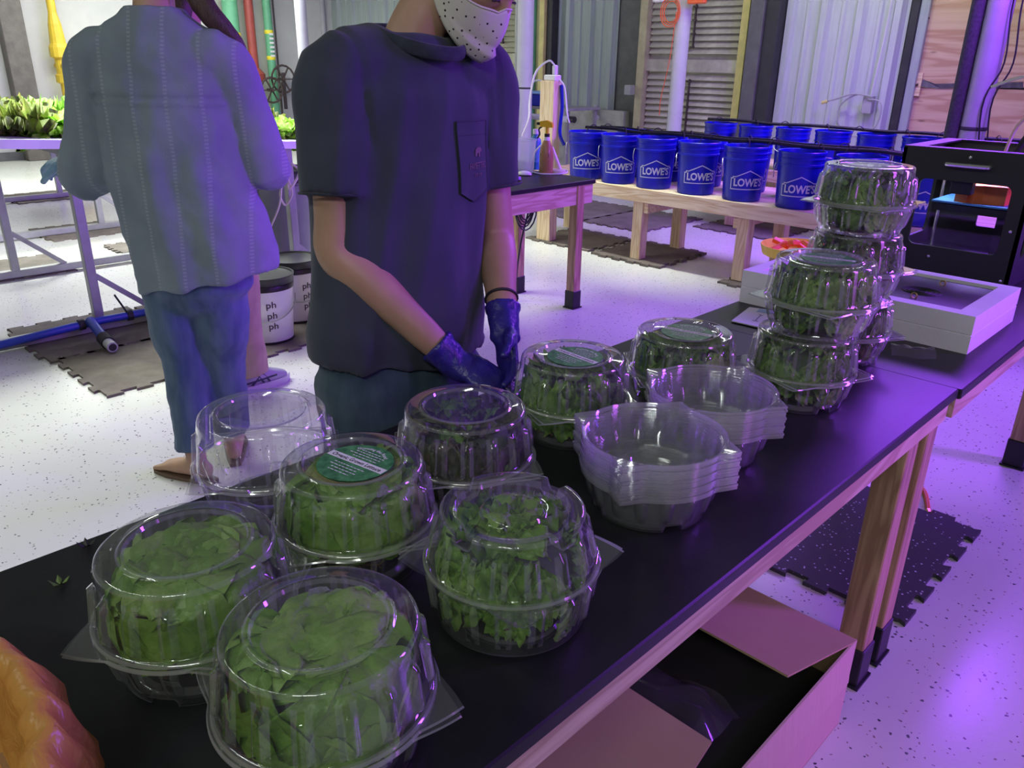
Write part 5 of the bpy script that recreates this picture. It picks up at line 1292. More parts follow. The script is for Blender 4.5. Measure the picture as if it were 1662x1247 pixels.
def hand(mb, wrist, fdir, palm, curl=0.5, side=1, size=1.0, spread=0.09):
    """palm and five bent fingers; fdir along the fingers, palm = the way the palm faces, side = +1 when the thumb lies to fdir x palm"""
    w_ = Vector(wrist); f = Vector(fdir).normalized(); p = Vector(palm); p = (p - f * p.dot(f)).normalized(); t = f.cross(p) * side; S_ = size
    limb(mb, [w_ - f * 0.02, w_ + f * 0.025 * S_, w_ + f * 0.06 * S_, w_ + f * 0.095 * S_], [(0.026 * S_, 0.020 * S_), (0.034 * S_, 0.019 * S_), (0.042 * S_, 0.017 * S_), (0.040 * S_, 0.014 * S_)], side=t, n=16)
    for k, (off, L, r) in enumerate(((0.030, 0.074, 0.0092), (0.010, 0.083, 0.0095), (-0.010, 0.077, 0.0092), (-0.029, 0.060, 0.0082))):
        c = w_ + f * (0.092 - 0.004 * abs(k - 1)) * S_ + t * off * S_; d = (f + t * spread * (1.5 - k) * 0.7).normalized(); pts = [c - d * 0.012 * S_, c]; ang = 0
        for j, s in enumerate((0.44, 0.32, 0.24)):
            ang += curl * (0.75, 1.0, 0.7)[j]; c = c + (d * math.cos(ang) + p * math.sin(ang)) * L * s * S_; pts.append(c)
        limb(mb, pts, [r * S_ * 1.05, r * S_ * 1.05, r * S_, r * S_ * 0.92, r * S_ * 0.78], side=t, n=10, sub=3)
    c = w_ + f * 0.030 * S_ + t * 0.026 * S_; d = (f * 0.62 + t * 0.62 + p * 0.45).normalized()
    limb(mb, [c, c + d * 0.034 * S_, c + d * 0.034 * S_ + (d * 0.6 + f * 0.5 + p * 0.2).normalized() * 0.030 * S_, c + d * 0.034 * S_ + (d * 0.5 + f * 0.6 + p * 0.3).normalized() * 0.056 * S_], [0.015 * S_, 0.013 * S_, 0.011 * S_, 0.009 * S_], side=p, n=10, sub=3)
    return mb

# ---------------- person packing lettuce (navy shirt)
p1 = thing('person', 'person in navy pocket T-shirt, dotted mask and blue gloves bending over the table', 'person', (-1.40, 1.07, 0))
Lw = lambda x, y, z: Vector((x + 1.40, y - 1.07, z))
RS, LS = Lw(-1.405, 0.935, 1.432), Lw(-1.385, 1.295, 1.435)
RE, LE = Lw(-1.375, 0.895, 1.105), Lw(-1.345, 1.315, 1.08)
RW, LWr = Lw(-1.195, 1.03, 0.893), Lw(-1.195, 1.195, 0.938)
NB, NT = Lw(-1.385, 1.105, 1.49), Lw(-1.365, 1.145, 1.57)
# face frame: turned to the person's left and bent down
yaw, pit = math.radians(15), math.radians(45)
HR = Matrix.Rotation(yaw, 4, 'Z') @ Matrix.Rotation(pit, 4, 'Y')
HC = Lw(-1.281, 1.20, 1.645)
HM = Matrix.Translation(HC) @ HR
def head_forms(mb, mtx):
    hd = MB(); rings = []
    for z, cx, a, b in ((-0.128, 0.050, 0.012, 0.012), (-0.122, 0.048, 0.028, 0.026), (-0.108, 0.038, 0.043, 0.044), (-0.085, 0.022, 0.056, 0.064), (-0.05, 0.008, 0.066, 0.082), (-0.01, 0.002, 0.071, 0.092), (0.03, -0.004, 0.075, 0.097), (0.07, -0.010, 0.073, 0.093), (0.10, -0.014, 0.060, 0.077), (0.118, -0.016, 0.038, 0.05), (0.126, -0.016, 0.012, 0.016)):
        rings.append([(cx + b * math.cos(2 * PI * k / 24), a * math.sin(2 * PI * k / 24), z) for k in range(24)])
    hd.rings(rings, True)
    limb(hd, [(0.088, 0, 0.012), (0.100, 0, -0.012), (0.108, 0, -0.033), (0.095, 0, -0.043)], [(0.009, 0.010), (0.011, 0.012), (0.014, 0.013), (0.013, 0.010)], side=(0, 1, 0), n=10)
    limb(hd, [(0.070, -0.045, 0.024), (0.090, -0.022, 0.029), (0.094, 0, 0.024), (0.090, 0.022, 0.029), (0.070, 0.045, 0.024)], [0.009, 0.011, 0.010, 0.011, 0.009], side=(0, 0, 1), n=8)
    for s in (-1, 1):
        ball(hd, (0.078, s * 0.031, 0.004), (0.014, 0.016, 0.011), 10)
        ball(hd, (-0.005, s * 0.074, -0.012), (0.017, 0.010, 0.031), 10)
    ball(hd, (0.088, 0, -0.068), (0.012, 0.024, 0.008), 10); ball(hd, (0.086, 0, -0.080), (0.012, 0.021, 0.008), 10)
    hd.map(lambda p: mtx @ p); mb.add(hd.v, hd.f); return mb
mb = MB()
head_forms(mb, HM)
limb(mb, [NB - Vector((0.02, 0, 0.06)), NB, NT, HC - Vector((0, 0, 0.0))], [(0.075, 0.065), (0.060, 0.058), (0.055, 0.055), (0.055, 0.06)], side=(0, 1, 0))
limb(mb, [Lw(-1.40, 1.06, 0.84), Lw(-1.40, 1.07, 1.0), Lw(-1.41, 1.09, 1.2), Lw(-1.40, 1.11, 1.36), Lw(-1.39, 1.11, 1.43)], [(0.16, 0.11), (0.14, 0.10), (0.16, 0.105), (0.165, 0.09), (0.09, 0.07)], side=(0, 1, 0))
for s_, e_, w__ in ((RS, RE, RW), (LS, LE, LWr)):
    limb(mb, [s_, s_.lerp(e_, 0.35), s_.lerp(e_, 0.8), e_, e_.lerp(w__, 0.25), e_.lerp(w__, 0.7), w__, w__ + (w__ - e_).normalized() * 0.03], [0.062, 0.054, 0.047, 0.046, 0.047, 0.036, (0.029, 0.024), 0.024], side=(0.3, 0.9, 0.2))
for s in (-1, 1):
    hx_, hy = -1.40, 1.06 + s * 0.085
    limb(mb, [Lw(hx_, hy, 0.86), Lw(hx_ - 0.01, hy + s * 0.01, 0.5), Lw(hx_ - 0.03, hy + s * 0.015, 0.08)], [0.085, 0.055, 0.035])
RHd = Vector((0.72, 0.58, -0.42)); LHd = Vector((0.55, -0.40, -0.72))
wear('body', fuse(mb, 0.0065, 4), 'skin', p1)
# eyes looking down, brows
for s in (-1, 1):
    q = MB(); q.tube([HM @ Vector((0.093 - 0.10 * (k - 2) ** 2 * 0.01, s * (0.018 + 0.0065 * k), -0.004 - 0.0012 * (k - 2) ** 2 + 0.003)) for k in range(5)], 0.0022, 6); q.build('eyelash', 'lash_dark', p1)
    q = MB(); q.tube([HM @ Vector((0.101 - 0.012 * (k / 4) ** 2, s * (0.012 + 0.009 * k), 0.030 + 0.002 * math.sin(k))) for k in range(5)], [0.002, 0.0035, 0.0035, 0.003, 0.0015], 6); q.build('eyebrow', 'hair_brown', p1)
# hair: cap and knot
mb = MB(); hd = MB(); rings = []
for i in range(1, 11):
    a_ = PI * i / 14
    rings.append([(-0.016 + 0.108 * math.sin(a_) * math.cos(2 * PI * k / 24) - 0.016 * math.sin(a_) * (1 if math.cos(2 * PI * k / 24) > 0 else 0), 0.088 * math.sin(a_) * math.sin(2 * PI * k / 24), 0.012 + 0.128 * math.cos(a_) + (0.055 * sm(1.2, 2.2, a_) if math.cos(2 * PI * k / 24) > 0.0 else 0)) for k in range(24)])
hd.rings(rings, True); ball(hd, (-0.125, 0, 0.03), (0.045, 0.045, 0.045)); hd.map(lambda p: HM @ p); mb.add(hd.v, hd.f)
wear('hair', fuse(mb, 0.008, 3, lambda p, n: 0.003 * mnoise.noise(p * 60)), 'hair_brown', p1)
# mask
rows = []
for i in range(15):
    v = i / 14; row = []
    for j in range(29):
        u = -1 + 2 * j / 28; au = abs(u); a_ = u * 1.82
        zt = -0.018 - 0.012 * au - 0.050 * max(0, au - 0.25) * (1 - au) * 1.2 + (0.012 if au < 0.12 else 0); zb = -0.124 + 0.052 * au ** 2.2
        z = zb + (zt - zb) * v
        rx = 0.108 + 0.020 * math.exp(-(u / 0.16) ** 2) * math.sin(PI * (0.2 + 0.75 * v)); ry = 0.084
        k_ = 0.86 + 0.14 * math.sin(PI * min(1, 0.15 + 0.75 * v))
        row.append(HM @ Vector(((0.008 + rx * math.cos(a_)) * k_ + (0.012 if v < .3 else 0) * math.cos(a_), ry * math.sin(a_) * (0.90 + 0.1 * v), z)))
    rows.append(row)
mk = MB().rings(rows, False, False).build('face_mask', 'mask_dots', p1, smooth='all')
so = mk.modifiers.new('s', 'SOLIDIFY'); so.thickness = 0.003
MB().tube(rows[-1], 0.0022, 6).build('mask_edge', 'mask_trim', mk)
for s in (0, -1):
    q = MB(); q.tube(spline([rows[12][s], HM @ Vector((0.02, (1 if s else -1) * 0.084, -0.01)), HM @ Vector((-0.02, (1 if s else -1) * 0.086, 0.0)), HM @ Vector((-0.018, (1 if s else -1) * 0.084, -0.045)), rows[3][s]], 5), 0.002, 6); q.build('ear_loop', 'mask_trim', mk)
# T-shirt
mb = MB()
limb(mb, [Lw(-1.395, 1.055, 0.855), Lw(-1.395, 1.06, 0.94), Lw(-1.40, 1.07, 1.06), Lw(-1.405, 1.085, 1.23), Lw(-1.40, 1.105, 1.385), Lw(-1.39, 1.11, 1.47), Lw(-1.385, 1.112, 1.52)], [(0.222, 0.152), (0.215, 0.150), (0.208, 0.143), (0.210, 0.142), (0.212, 0.125), (0.15, 0.098), (0.082, 0.078)], side=(0, 1, 0), n=40, caps=(False, False))
for s_, e_ in ((RS, RE), (LS, LE)):
    inn = s_ + Vector((0, 0.10 if s_ is RS else -0.10, 0.02)); d = (e_ - s_)
    limb(mb, [inn, s_ + Vector((0, 0, 0.004)), s_ + d * 0.3, s_ + d * 0.66], [0.088, 0.079, 0.078, (0.079, 0.076)], side=(1, 0.2, 0), n=24, caps=(True, False))
def folds(p, n):
    f = 0.007 * mnoise.noise((p[0] * 7, p[1] * 7, p[2] * 3.2)) + 0.004 * mnoise.noise((p[0] * 18, p[1] * 18, p[2] * 6))
    f += 0.010 * math.exp(-((p[2] - 0.925) / 0.035) ** 2) * (0.6 + mnoise.noise((p[0] * 5, p[1] * 5, 1)))       # roll of cloth above the hem
    dr = mnoise.noise((p[0] * 10 + 4, p[1] * 10, p[2] * 0.9)); f += 0.012 * dr * sm(1.42, 1.15, p[2])
    f += 0.008 * (1 - abs(mnoise.noise((p[1] * 13 - p[2] * 3.0, p[0] * 6, 2.0))) * 2.5) * sm(1.50, 1.38, p[2]) * 0.6      # ridges running down from the collar
    for s_ in (RS, LS):                                                                                        # armhole seam
        q_ = abs(p[1] - s_[1] * 0.93); f -= 0.006 * math.exp(-(q_ / 0.007) ** 2) * sm(1.28, 1.34, p[2])              # hanging drape
    if p[2] < 0.868: f += 0.004
    return f
SHIRT = fuse(mb, 0.009, 3, folds)
sh = wear('shirt', SHIRT, 'navy_jersey', p1)
bv = BVHTree.FromObject(sh, bpy.context.evaluated_depsgraph_get()) if False else BVHTree.FromPolygons([v.co for v in SHIRT.vertices], [p.vertices[:] for p in SHIRT.polygons])
def on_front(y, z, off=0.003):
    h = bv.ray_cast(Vector((0.6, y, z)), Vector((-1, 0, 0)))
    return (h[0] + h[1] * off) if h[0] else Vector((0.14, y, z))
# collar
cp = []
for k in range(33):
    a_ = 2 * PI * k / 32; c = Lw(-1.372, 1.108, 1.508); cp.append(c + Vector((-(0.083 if math.cos(a_) > 0 else 0.112) * math.cos(a_), 0.090 * math.sin(a_), (0.010 if math.cos(a_) > 0 else 0.034) * math.cos(a_) + 0.008)))
q = MB(); loft(q, cp, [(0.014, 0.005)] * 33, side=(0.15, 0, 1), n=10, caps=(False, False)); q.build('collar', 'navy_seam', sh, smooth='all')
for s_, e_ in ((RS, RE), (LS, LE)):
    d = e_ - s_; c = s_ + d * 0.655; q = MB(); ax = d.normalized(); u_ = ax.cross(Vector((0, 1, 0))).normalized(); v_ = ax.cross(u_)
    q.tube([c + (u_ * math.cos(2 * PI * k / 24) + v_ * math.sin(2 * PI * k / 24)) * 0.0745 for k in range(25)], 0.0028, 6, False); q.build('sleeve_hem', 'navy_seam', sh, smooth='all')
# pocket with its small print
yc, zc = 0.108, 1.275
def pk(u, v, off): return on_front(yc - 0.050 + 0.100 * u, zc - 0.085 + 0.165 * v, off)
rows = []
for i in range(13):
    v = i / 12
    rows.append([pk(j / 10, max(v, 0.16 * (1 - abs(2 * j / 10 - 1)) * 0 + (0.14 * abs(2 * j / 10 - 1))), 0.0045) for j in range(11)])
pkt = MB().rings(rows, False, False).build('pocket', 'navy_jersey', sh, smooth='all')
q = MB(); q.tube([r[0] for r in rows][::-1] + rows[0][1:] + [r[-1] for r in rows][1:], 0.0014, 5); q.tube(rows[-1], 0.0016, 5); q.tube(rows[-3], 0.001, 5); q.build('stitching', 'navy_seam', pkt)
plain('print_tan', (0.15, 0.115, 0.105), 0.8)
def put_text(s, size, y0, z0, sx=1.0):
    tx = text_mesh(s, size, 0.0002); tx.map(lambda p: on_front(y0 + p[0] * sx, z0 + p[1], 0.0062)); return tx
tx = put_text('FAYETTEC', 0.019, yc + 0.012, zc - 0.012, 0.70); a2 = put_text('ST 19', 0.010, yc + 0.012, zc - 0.031, 1.0)
be = [(-0.012, 0.0), (-0.010, 0.010), (-0.004, 0.014), (0.006, 0.014), (0.012, 0.009), (0.011, 0.004), (0.006, 0.004), (0.005, -0.006), (0.001, -0.006), (0.0, 0.002), (-0.004, 0.002), (-0.006, -0.004), (-0.010, -0.004)]
bear = MB().add([on_front(yc + 0.014 + a_, zc + 0.012 + b_, 0.0062) for a_, b_ in be], [tuple(range(len(be)))])
tx.add(a2.v, a2.f); tx.add(bear.v, bear.f); tx.build('pocket_print', 'print_tan', pkt)
# jeans
mb = MB()
limb(mb, [Lw(-1.395, 1.055, 0.74), Lw(-1.395, 1.055, 0.80), Lw(-1.395, 1.055, 0.90)], [(0.20, 0.135), (0.205, 0.14), (0.185, 0.125)], n=30)
for s in (-1, 1):
    hy = 1.055 + s * 0.100
    limb(mb, [Lw(-1.395, hy, 0.80), Lw(-1.39, hy + s * 0.005, 0.62), Lw(-1.40, hy + s * 0.012, 0.42), Lw(-1.42, hy + s * 0.015, 0.06)], [(0.108, 0.125), (0.098, 0.105), (0.078, 0.085), (0.072, 0.078)], n=24, caps=(True, False))
jn = wear('jeans', fuse(mb, 0.010, 3, lambda p, n: 0.004 * mnoise.noise((p[0] * 9, p[1] * 9, p[2] * 16)) + 0.003 * mnoise.noise(p * 25)), 'jeans', p1)
for s in (-1, 1):
    q = MB(); limb(q, [Lw(-1.49, 1.06 + s * 0.115, 0.045), Lw(-1.42, 1.06 + s * 0.115, 0.05), Lw(-1.33, 1.06 + s * 0.12, 0.045), Lw(-1.25, 1.06 + s * 0.125, 0.038)], [(0.034, 0.042), (0.042, 0.048), (0.046, 0.044), (0.034, 0.034)]); q.map(lambda p: Vector((p[0], p[1], max(0.0, p[2])))); q.build('shoe', 'shoe_stripe', p1, smooth='all')
# gloves
for (w__, e_, hd_, pm, sd, nm) in ((RW, RE, RHd, (0.1, 0.45, -0.9), 1, 'r'), (LWr, LE, LHd, (0.15, -0.8, -0.35), -1, 'l')):
    d = (w__ - e_).normalized(); q = MB()
    hand(q, w__ + d * 0.02, hd_, pm, 0.35, sd, 1.04)
    limb(q, [w__ - d * 0.035, w__ - d * 0.01, w__ + d * 0.025, w__ + d * 0.02 + Vector(hd_).normalized() * 0.03], [(0.042, 0.038), (0.036, 0.032), (0.034, 0.028), (0.036, 0.024)], side=(0.3, 0.9, 0.2), n=18, caps=(False, True))
    wear('glove', fuse(q, 0.0045, 2, lambda p, n: 0.0022 * mnoise.noise((p[0] * 55, p[1] * 55, p[2] * 55)) + 0.0016 * mnoise.noise((p[0] * 18, p[1] * 60, p[2] * 18))), 'glove_blue', p1)
d = (LWr - LE).normalized(); c = LWr - d * 0.058; u_ = d.cross(Vector((1, 0, 0))).normalized(); v_ = d.cross(u_)
MB().tube([c + (u_ * math.cos(2 * PI * k / 20) + v_ * math.sin(2 * PI * k / 20)) * 0.036 for k in range(21)], 0.0035, 6, False).build('hair_tie', 'black_rubber', p1, smooth='all')

# ---------------- woman seen from behind (grey-blue blouse); local frame: faces +X, her left is +Y
p2 = thing('person', 'person in loose grey-blue blouse and jeans seen from behind', 'person', (-2.645, 1.13, 0), math.radians(135))
V = lambda *a: Vector(a)
mb = MB()
hm = Matrix.Translation(V(0.06, -0.01, 1.785)) @ Matrix.Rotation(0.35, 4, 'Y')
head_forms(mb, hm)
limb(mb, [V(-0.02, 0, 1.48), V(-0.005, 0, 1.58), V(0.03, 0, 1.68), V(0.05, 0, 1.75)], [(0.085, 0.07), (0.062, 0.06), (0.056, 0.055), (0.055, 0.06)])
limb(mb, [V(0, 0, 0.84), V(0, 0, 1.0), V(0, 0, 1.25), V(-0.01, 0, 1.42)], [(0.165, 0.115), (0.14, 0.10), (0.16, 0.11), (0.16, 0.085)])
LSH, LEL, LWR = V(-0.01, 0.205, 1.46), V(-0.01, 0.275, 1.14), V(0.08, 0.385, 1.135)
RSH, REL, RWR = V(-0.01, -0.200, 1.46), V(0.07, -0.275, 1.15), V(0.28, -0.20, 1.12)
for s_, e_, w__ in ((LSH, LEL, LWR), (RSH, REL, RWR)):
    limb(mb, [s_, s_.lerp(e_, 0.5), e_, e_.lerp(w__, 0.4), w__], [0.058, 0.048, 0.043, 0.040, 0.026], side=(0.5, 0.5, 0.5))
LF, RF = V(-0.045, 0.06, 0.0), V(0.13, -0.02, 0.0)
limb(mb, [V(0, 0.09, 0.86), V(0.0, 0.085, 0.48), LF + V(0, 0, 0.08)], [0.085, 0.055, 0.036]); limb(mb, [V(0, -0.09, 0.86), V(0.07, -0.05, 0.48), RF + V(0, 0, 0.08)], [0.085, 0.055, 0.036])
def foot(mb, f, yaw_):
    d = V(math.cos(yaw_), math.sin(yaw_), 0); s = V(-d[1], d[0], 0)
    limb(mb, [f - d * 0.045 + V(0, 0, 0.045), f + V(0, 0, 0.055), f + d * 0.08 + V(0, 0, 0.042), f + d * 0.15 + V(0, 0, 0.030)], [(0.028, 0.034), (0.032, 0.042), (0.038, 0.030), (0.040, 0.018)], side=s)
    for k in range(5): c = f + d * 0.150 + s * (0.030 - 0.0155 * k) + V(0, 0, 0.026); limb(mb, [c, c + d * (0.022 - 0.003 * k), c + d * (0.042 - 0.005 * k) - V(0, 0, 0.006)], [0.0095 if k else 0.012, 0.009 if k else 0.012, 0.007 if k else 0.010], side=s, n=8, sub=2)
foot(mb, LF, 1.15); foot(mb, RF, 0.3)
wear('body', fuse(mb, 0.008, 4), 'skin_foot', p2)
for f, yw in ((LF, 1.15), (RF, 0.3)):
    d = V(math.cos(yw), math.sin(yw), 0); s = V(-d[1], d[0], 0)
    out = [f - d * 0.075 + s * 0.02, f - d * 0.075 - s * 0.02, f + d * 0.0 - s * 0.036, f + d * 0.12 - s * 0.048, f + d * 0.19 - s * 0.034, f + d * 0.205, f + d * 0.19 + s * 0.036, f + d * 0.12 + s * 0.046, f + d * 0.0 + s * 0.034]
    q = MB().prism([(p[0], p[1]) for p in out], 0.0, 0.014); q.build('sandal', 'sandal', p2)
mb = MB()
for k, (a_, b_) in enumerate(((0.0, 0.0), (0.03, 0.02), (-0.03, 0.02))):
    limb(mb, [hm @ V(-0.05, a_ - 0.05, 0.03), hm @ V(-0.03, a_ - 0.085, -0.06), V(0.005, a_ * 0.4 - 0.12, 1.67), V(-0.02, a_ * 0.4 - 0.175, 1.585), V(-0.01, a_ * 0.3 - 0.235, 1.51), V(0.02, -0.27, 1.44)], [(0.05, 0.04), (0.035, 0.03), (0.028, 0.028), (0.026, 0.024), (0.020, 0.018), (0.008, 0.008)], side=(0, 1, 0))
hd = MB(); rings = []
for i in range(1, 11):
    a_ = PI * i / 14
    rings.append([(-0.016 + 0.108 * math.sin(a_) * math.cos(2 * PI * k / 24), 0.088 * math.sin(a_) * math.sin(2 * PI * k / 24), 0.012 + 0.128 * math.cos(a_) + (0.07 * sm(1.2, 2.2, a_) if math.cos(2 * PI * k / 24) > 0.0 else 0)) for k in range(24)])
hd.rings(rings, True).map(lambda p: hm @ p); mb.add(hd.v, hd.f)
wear('hair', fuse(mb, 0.008, 2, lambda p, n: 0.004 * mnoise.noise((p[0] * 60, p[1] * 60, p[2] * 9))), 'hair_brown', p2)
# blouse
mb = MB()
limb(mb, [V(0.0, -0.005, 0.765), V(0.0, -0.01, 0.90), V(0, -0.01, 1.08), V(-0.005, 0, 1.27), V(-0.012, 0, 1.44), V(-0.012, 0, 1.535), V(-0.008, 0, 1.60)], [(0.238, 0.175), (0.232, 0.168), (0.225, 0.155), (0.215, 0.138), (0.212, 0.112), (0.16, 0.085), (0.09, 0.068)], n=40, caps=(False, False))
for s_, e_, w__ in ((LSH, LEL, LWR), (RSH, REL, RWR)):
    inn = s_ * 1.0; inn[1] *= 0.55
    limb(mb, [inn, s_, s_.lerp(e_, 0.5), e_ - V(0.015, 0, 0.02), e_.lerp(w__, 0.35), e_.lerp(w__, 0.62)], [0.082, 0.076, 0.074, 0.080, 0.072, 0.060], side=(0.5, 0.5, 0.5), n=24, caps=(True, False))
def bl(p, n):
    f = 0.005 * mnoise.noise((p[0] * 8, p[1] * 8, p[2] * 4)) + 0.006 * mnoise.noise((p[0] * 20, p[1] * 20, p[2] * 12)) + 0.006 * (0.5 - abs(mnoise.noise((p[0] * 12 + p[2] * 8, p[1] * 12, p[2] * 9))))
    f += 0.009 * sm(1.33, 1.1, p[2]) * math.sin(p[1] * 42 + 2 * mnoise.noise((0, 0, p[2] * 2))) * (1 if p[0] < 0.05 else 0.5)
    f += (0.008 * math.exp(-((p[2] - 1.335) / 0.007) ** 2) - 0.007 * math.exp(-((p[2] - 1.348) / 0.006) ** 2)) * (1 if p[0] < 0 and abs(p[1]) < 0.2 else 0)
    return f
me = fuse(mb, 0.009, 3, bl)
for v in me.vertices:
    k = sm(1.15, 0.76, v.co[2]); v.co[2] += k * (-0.20 * v.co[1])       # hem hangs lower on her left
    v.co[1] += -0.055 * k
wear('blouse', me, 'blouse', p2)
mb = MB()
limb(mb, [V(0, -0.02, 0.74), V(0, -0.02, 0.82), V(0, -0.015, 0.95)], [(0.185, 0.145), (0.185, 0.145), (0.165, 0.12)], n=28)
for f, hy, kx in ((LF, 0.075, 0.0), (RF, -0.075, 0.07)):
    limb(mb, [V(0, hy, 0.80), V(kx * 0.5, hy, 0.60), V(kx, (hy + f[1]) / 2, 0.42), f + V(0, 0, 0.13)], [(0.100, 0.118), (0.092, 0.104), (0.074, 0.082), (0.068, 0.072)], n=24, caps=(True, False))
wear('jeans', fuse(mb, 0.010, 3, lambda p, n: 0.004 * mnoise.noise((p[0] * 9, p[1] * 9, p[2] * 16)) + 0.003 * mnoise.noise(p * 25)), 'jeans_blue', p2)
for w__, e_, hd_, pm, sd in ((LWR, LEL, V(0.55, 0.80, -0.10), (0.1, -0.3, -0.9), 1), (RWR, REL, V(0.9, 0.2, -0.2), (0.1, 0.3, -0.9), -1)):
    q = MB(); d = (w__ - e_).normalized(); hand(q, w__, hd_, pm, 0.5, sd, 1.06)
    limb(q, [w__ - d * 0.06, w__ - d * 0.02, w__ + d * 0.02], [(0.046, 0.042), (0.036, 0.032), (0.034, 0.028)], side=(0.5, 0.5, 0.5), n=18, caps=(False, True))
    wear('glove', fuse(q, 0.005, 2, lambda p, n: 0.002 * mnoise.noise(p * 55)), 'glove_pale', p2)

# ---------------- third person, hidden but for a khaki leg and a running shoe; faces +Y
p3 = thing('person', 'person in khaki trousers and grey running shoes, mostly hidden behind the blouse', 'person', (-3.36, 1.65, 0), math.radians(92))
mb = MB(); hm = Matrix.Translation(V(-0.12, 0.02, 1.63)) @ Matrix.Rotation(0.4, 4, 'Y'); head_forms(mb, hm)
limb(mb, [V(-0.15, 0, 1.36), V(-0.15, 0, 1.44), V(-0.14, 0, 1.53), V(-0.13, 0, 1.60)], [(0.08, 0.07), (0.06, 0.06), (0.055, 0.055), (0.055, 0.06)])
limb(mb, [V(-0.06, 0, 0.84), V(-0.08, 0, 1.0), V(-0.12, 0, 1.2), V(-0.15, 0, 1.36)], [(0.16, 0.11), (0.14, 0.10), (0.16, 0.11), (0.15, 0.085)])
A3 = []
for s in (-1, 1):
    s_, e_, w__ = V(-0.15, s * 0.18, 1.36), V(-0.13, s * 0.21, 1.08), V(0.04, s * 0.15, 1.0); A3.append((s_, e_, w__))
    limb(mb, [s_, s_.lerp(e_, 0.5), e_, e_.lerp(w__, 0.4), w__], [0.055, 0.048, 0.043, 0.040, 0.026], side=(0, 1, 0)); hand(mb, w__, (1, 0, -0.3), (0, -s, -0.3), 0.6, -s, 0.92)
fz = [(V(-0.02, -0.045, 0), 0.0), (V(-0.18, 0.12, 0), 0.1)]
for f, yw in fz: limb(mb, [V(-0.06, f[1], 0.85), V(-0.02, f[1], 0.48), f + V(0, 0, 0.08)], [0.08, 0.055, 0.036])
wear('body', fuse(mb, 0.009, 4), 'skin', p3)
mb = MB(); hd = MB(); rings = []
for i in range(1, 11):
    a_ = PI * i / 14
    rings.append([(-0.016 + 0.108 * math.sin(a_) * math.cos(2 * PI * k / 20), 0.088 * math.sin(a_) * math.sin(2 * PI * k / 20), 0.012 + 0.128 * math.cos(a_) + (0.07 * sm(1.2, 2.2, a_) if math.cos(2 * PI * k / 20) > 0 else 0)) for k in range(20)])
hd.rings(rings, True)
for s in (-1, 1): limb(hd, [V(-0.02, s * 0.07, 0.05), V(-0.012, s * 0.085, -0.02), V(-0.03, s * 0.08, -0.10), V(-0.05, s * 0.05, -0.17)], [0.035, 0.034, 0.030, 0.014])
hd.map(lambda p: hm @ p); wear('hair', fuse(hd, 0.009, 2), 'hair_brown', p3)
mb = MB(); limb(mb, [V(-0.06, 0, 0.82), V(-0.08, 0, 1.0), V(-0.12, 0, 1.2), V(-0.15, 0, 1.34), V(-0.15, 0, 1.42)], [(0.19, 0.135), (0.175, 0.125), (0.19, 0.13), (0.185, 0.11), (0.08, 0.07)], n=30, caps=(False, False))
for s_, e_, w__ in A3: limb(mb, [s_ * 0.9 + V(0, 0, 0.13), s_, s_.lerp(e_, 0.5), e_, e_.lerp(w__, 0.8)], [0.07, 0.068, 0.06, 0.055, 0.045], n=18, caps=(True, False))
wear('sweater', fuse(mb, 0.010, 3, lambda p, n: 0.005 * mnoise.noise(p * 9)), 'taupe', p3)
mb = MB(); limb(mb, [V(-0.06, 0, 0.74), V(-0.06, 0, 0.80), V(-0.06, 0, 0.90)], [(0.18, 0.135), (0.18, 0.135), (0.165, 0.12)], n=26)
for f, yw in fz: limb(mb, [V(-0.06, f[1] * 1.2, 0.80), V(-0.04, f[1] * 1.1, 0.55), V(-0.03 + f[0] * .5, f[1], 0.33), f + V(-0.005, 0, 0.085)], [(0.10, 0.12), (0.092, 0.105), (0.085, 0.092), (0.086, 0.092)], n=24, caps=(True, False))
wear('trousers', fuse(mb, 0.010, 3, lambda p, n: 0.006 * mnoise.noise((p[0] * 8, p[1] * 8, p[2] * 7)) + 0.003 * mnoise.noise(p * 22)), 'khaki', p3)
for f, yw in fz:
    q = MB(); limb(q, [f + V(-0.09, 0, 0.055), f + V(-0.03, 0, 0.065), f + V(0.05, 0, 0.058), f + V(0.12, 0, 0.045), f + V(0.165, 0, 0.035)], [(0.034, 0.045), (0.040, 0.055), (0.043, 0.045), (0.042, 0.033), (0.032, 0.024)])
    up = q.build('shoe', 'shoe_grey', p3, smooth='all')
    out = [(-0.115, 0.0), (-0.105, -0.03), (-0.03, -0.040), (0.07, -0.050), (0.16, -0.044), (0.205, 0.0), (0.16, 0.044), (0.07, 0.050), (-0.03, 0.040), (-0.105, 0.03)]
    MB().prism([(f[0] + a_, f[1] + b_) for a_, b_ in out], 0.0, 0.034).build('sole', 'shoe_sole', up)
    for s in (-1, 1):
        q = MB()
        for a0, a1 in ((-0.02, 0.05), (0.04, 0.00), (0.07, 0.03)):
            q.bar(f + V(a0, s * 0.043, 0.036), f + V(a1, s * 0.036, 0.094), 0.004, 0.009)
        q.bar(f + V(-0.06, s * 0.040, 0.05), f + V(0.11, s * 0.044, 0.058), 0.004, 0.008); q.build('stripe', 'shoe_stripe', up)
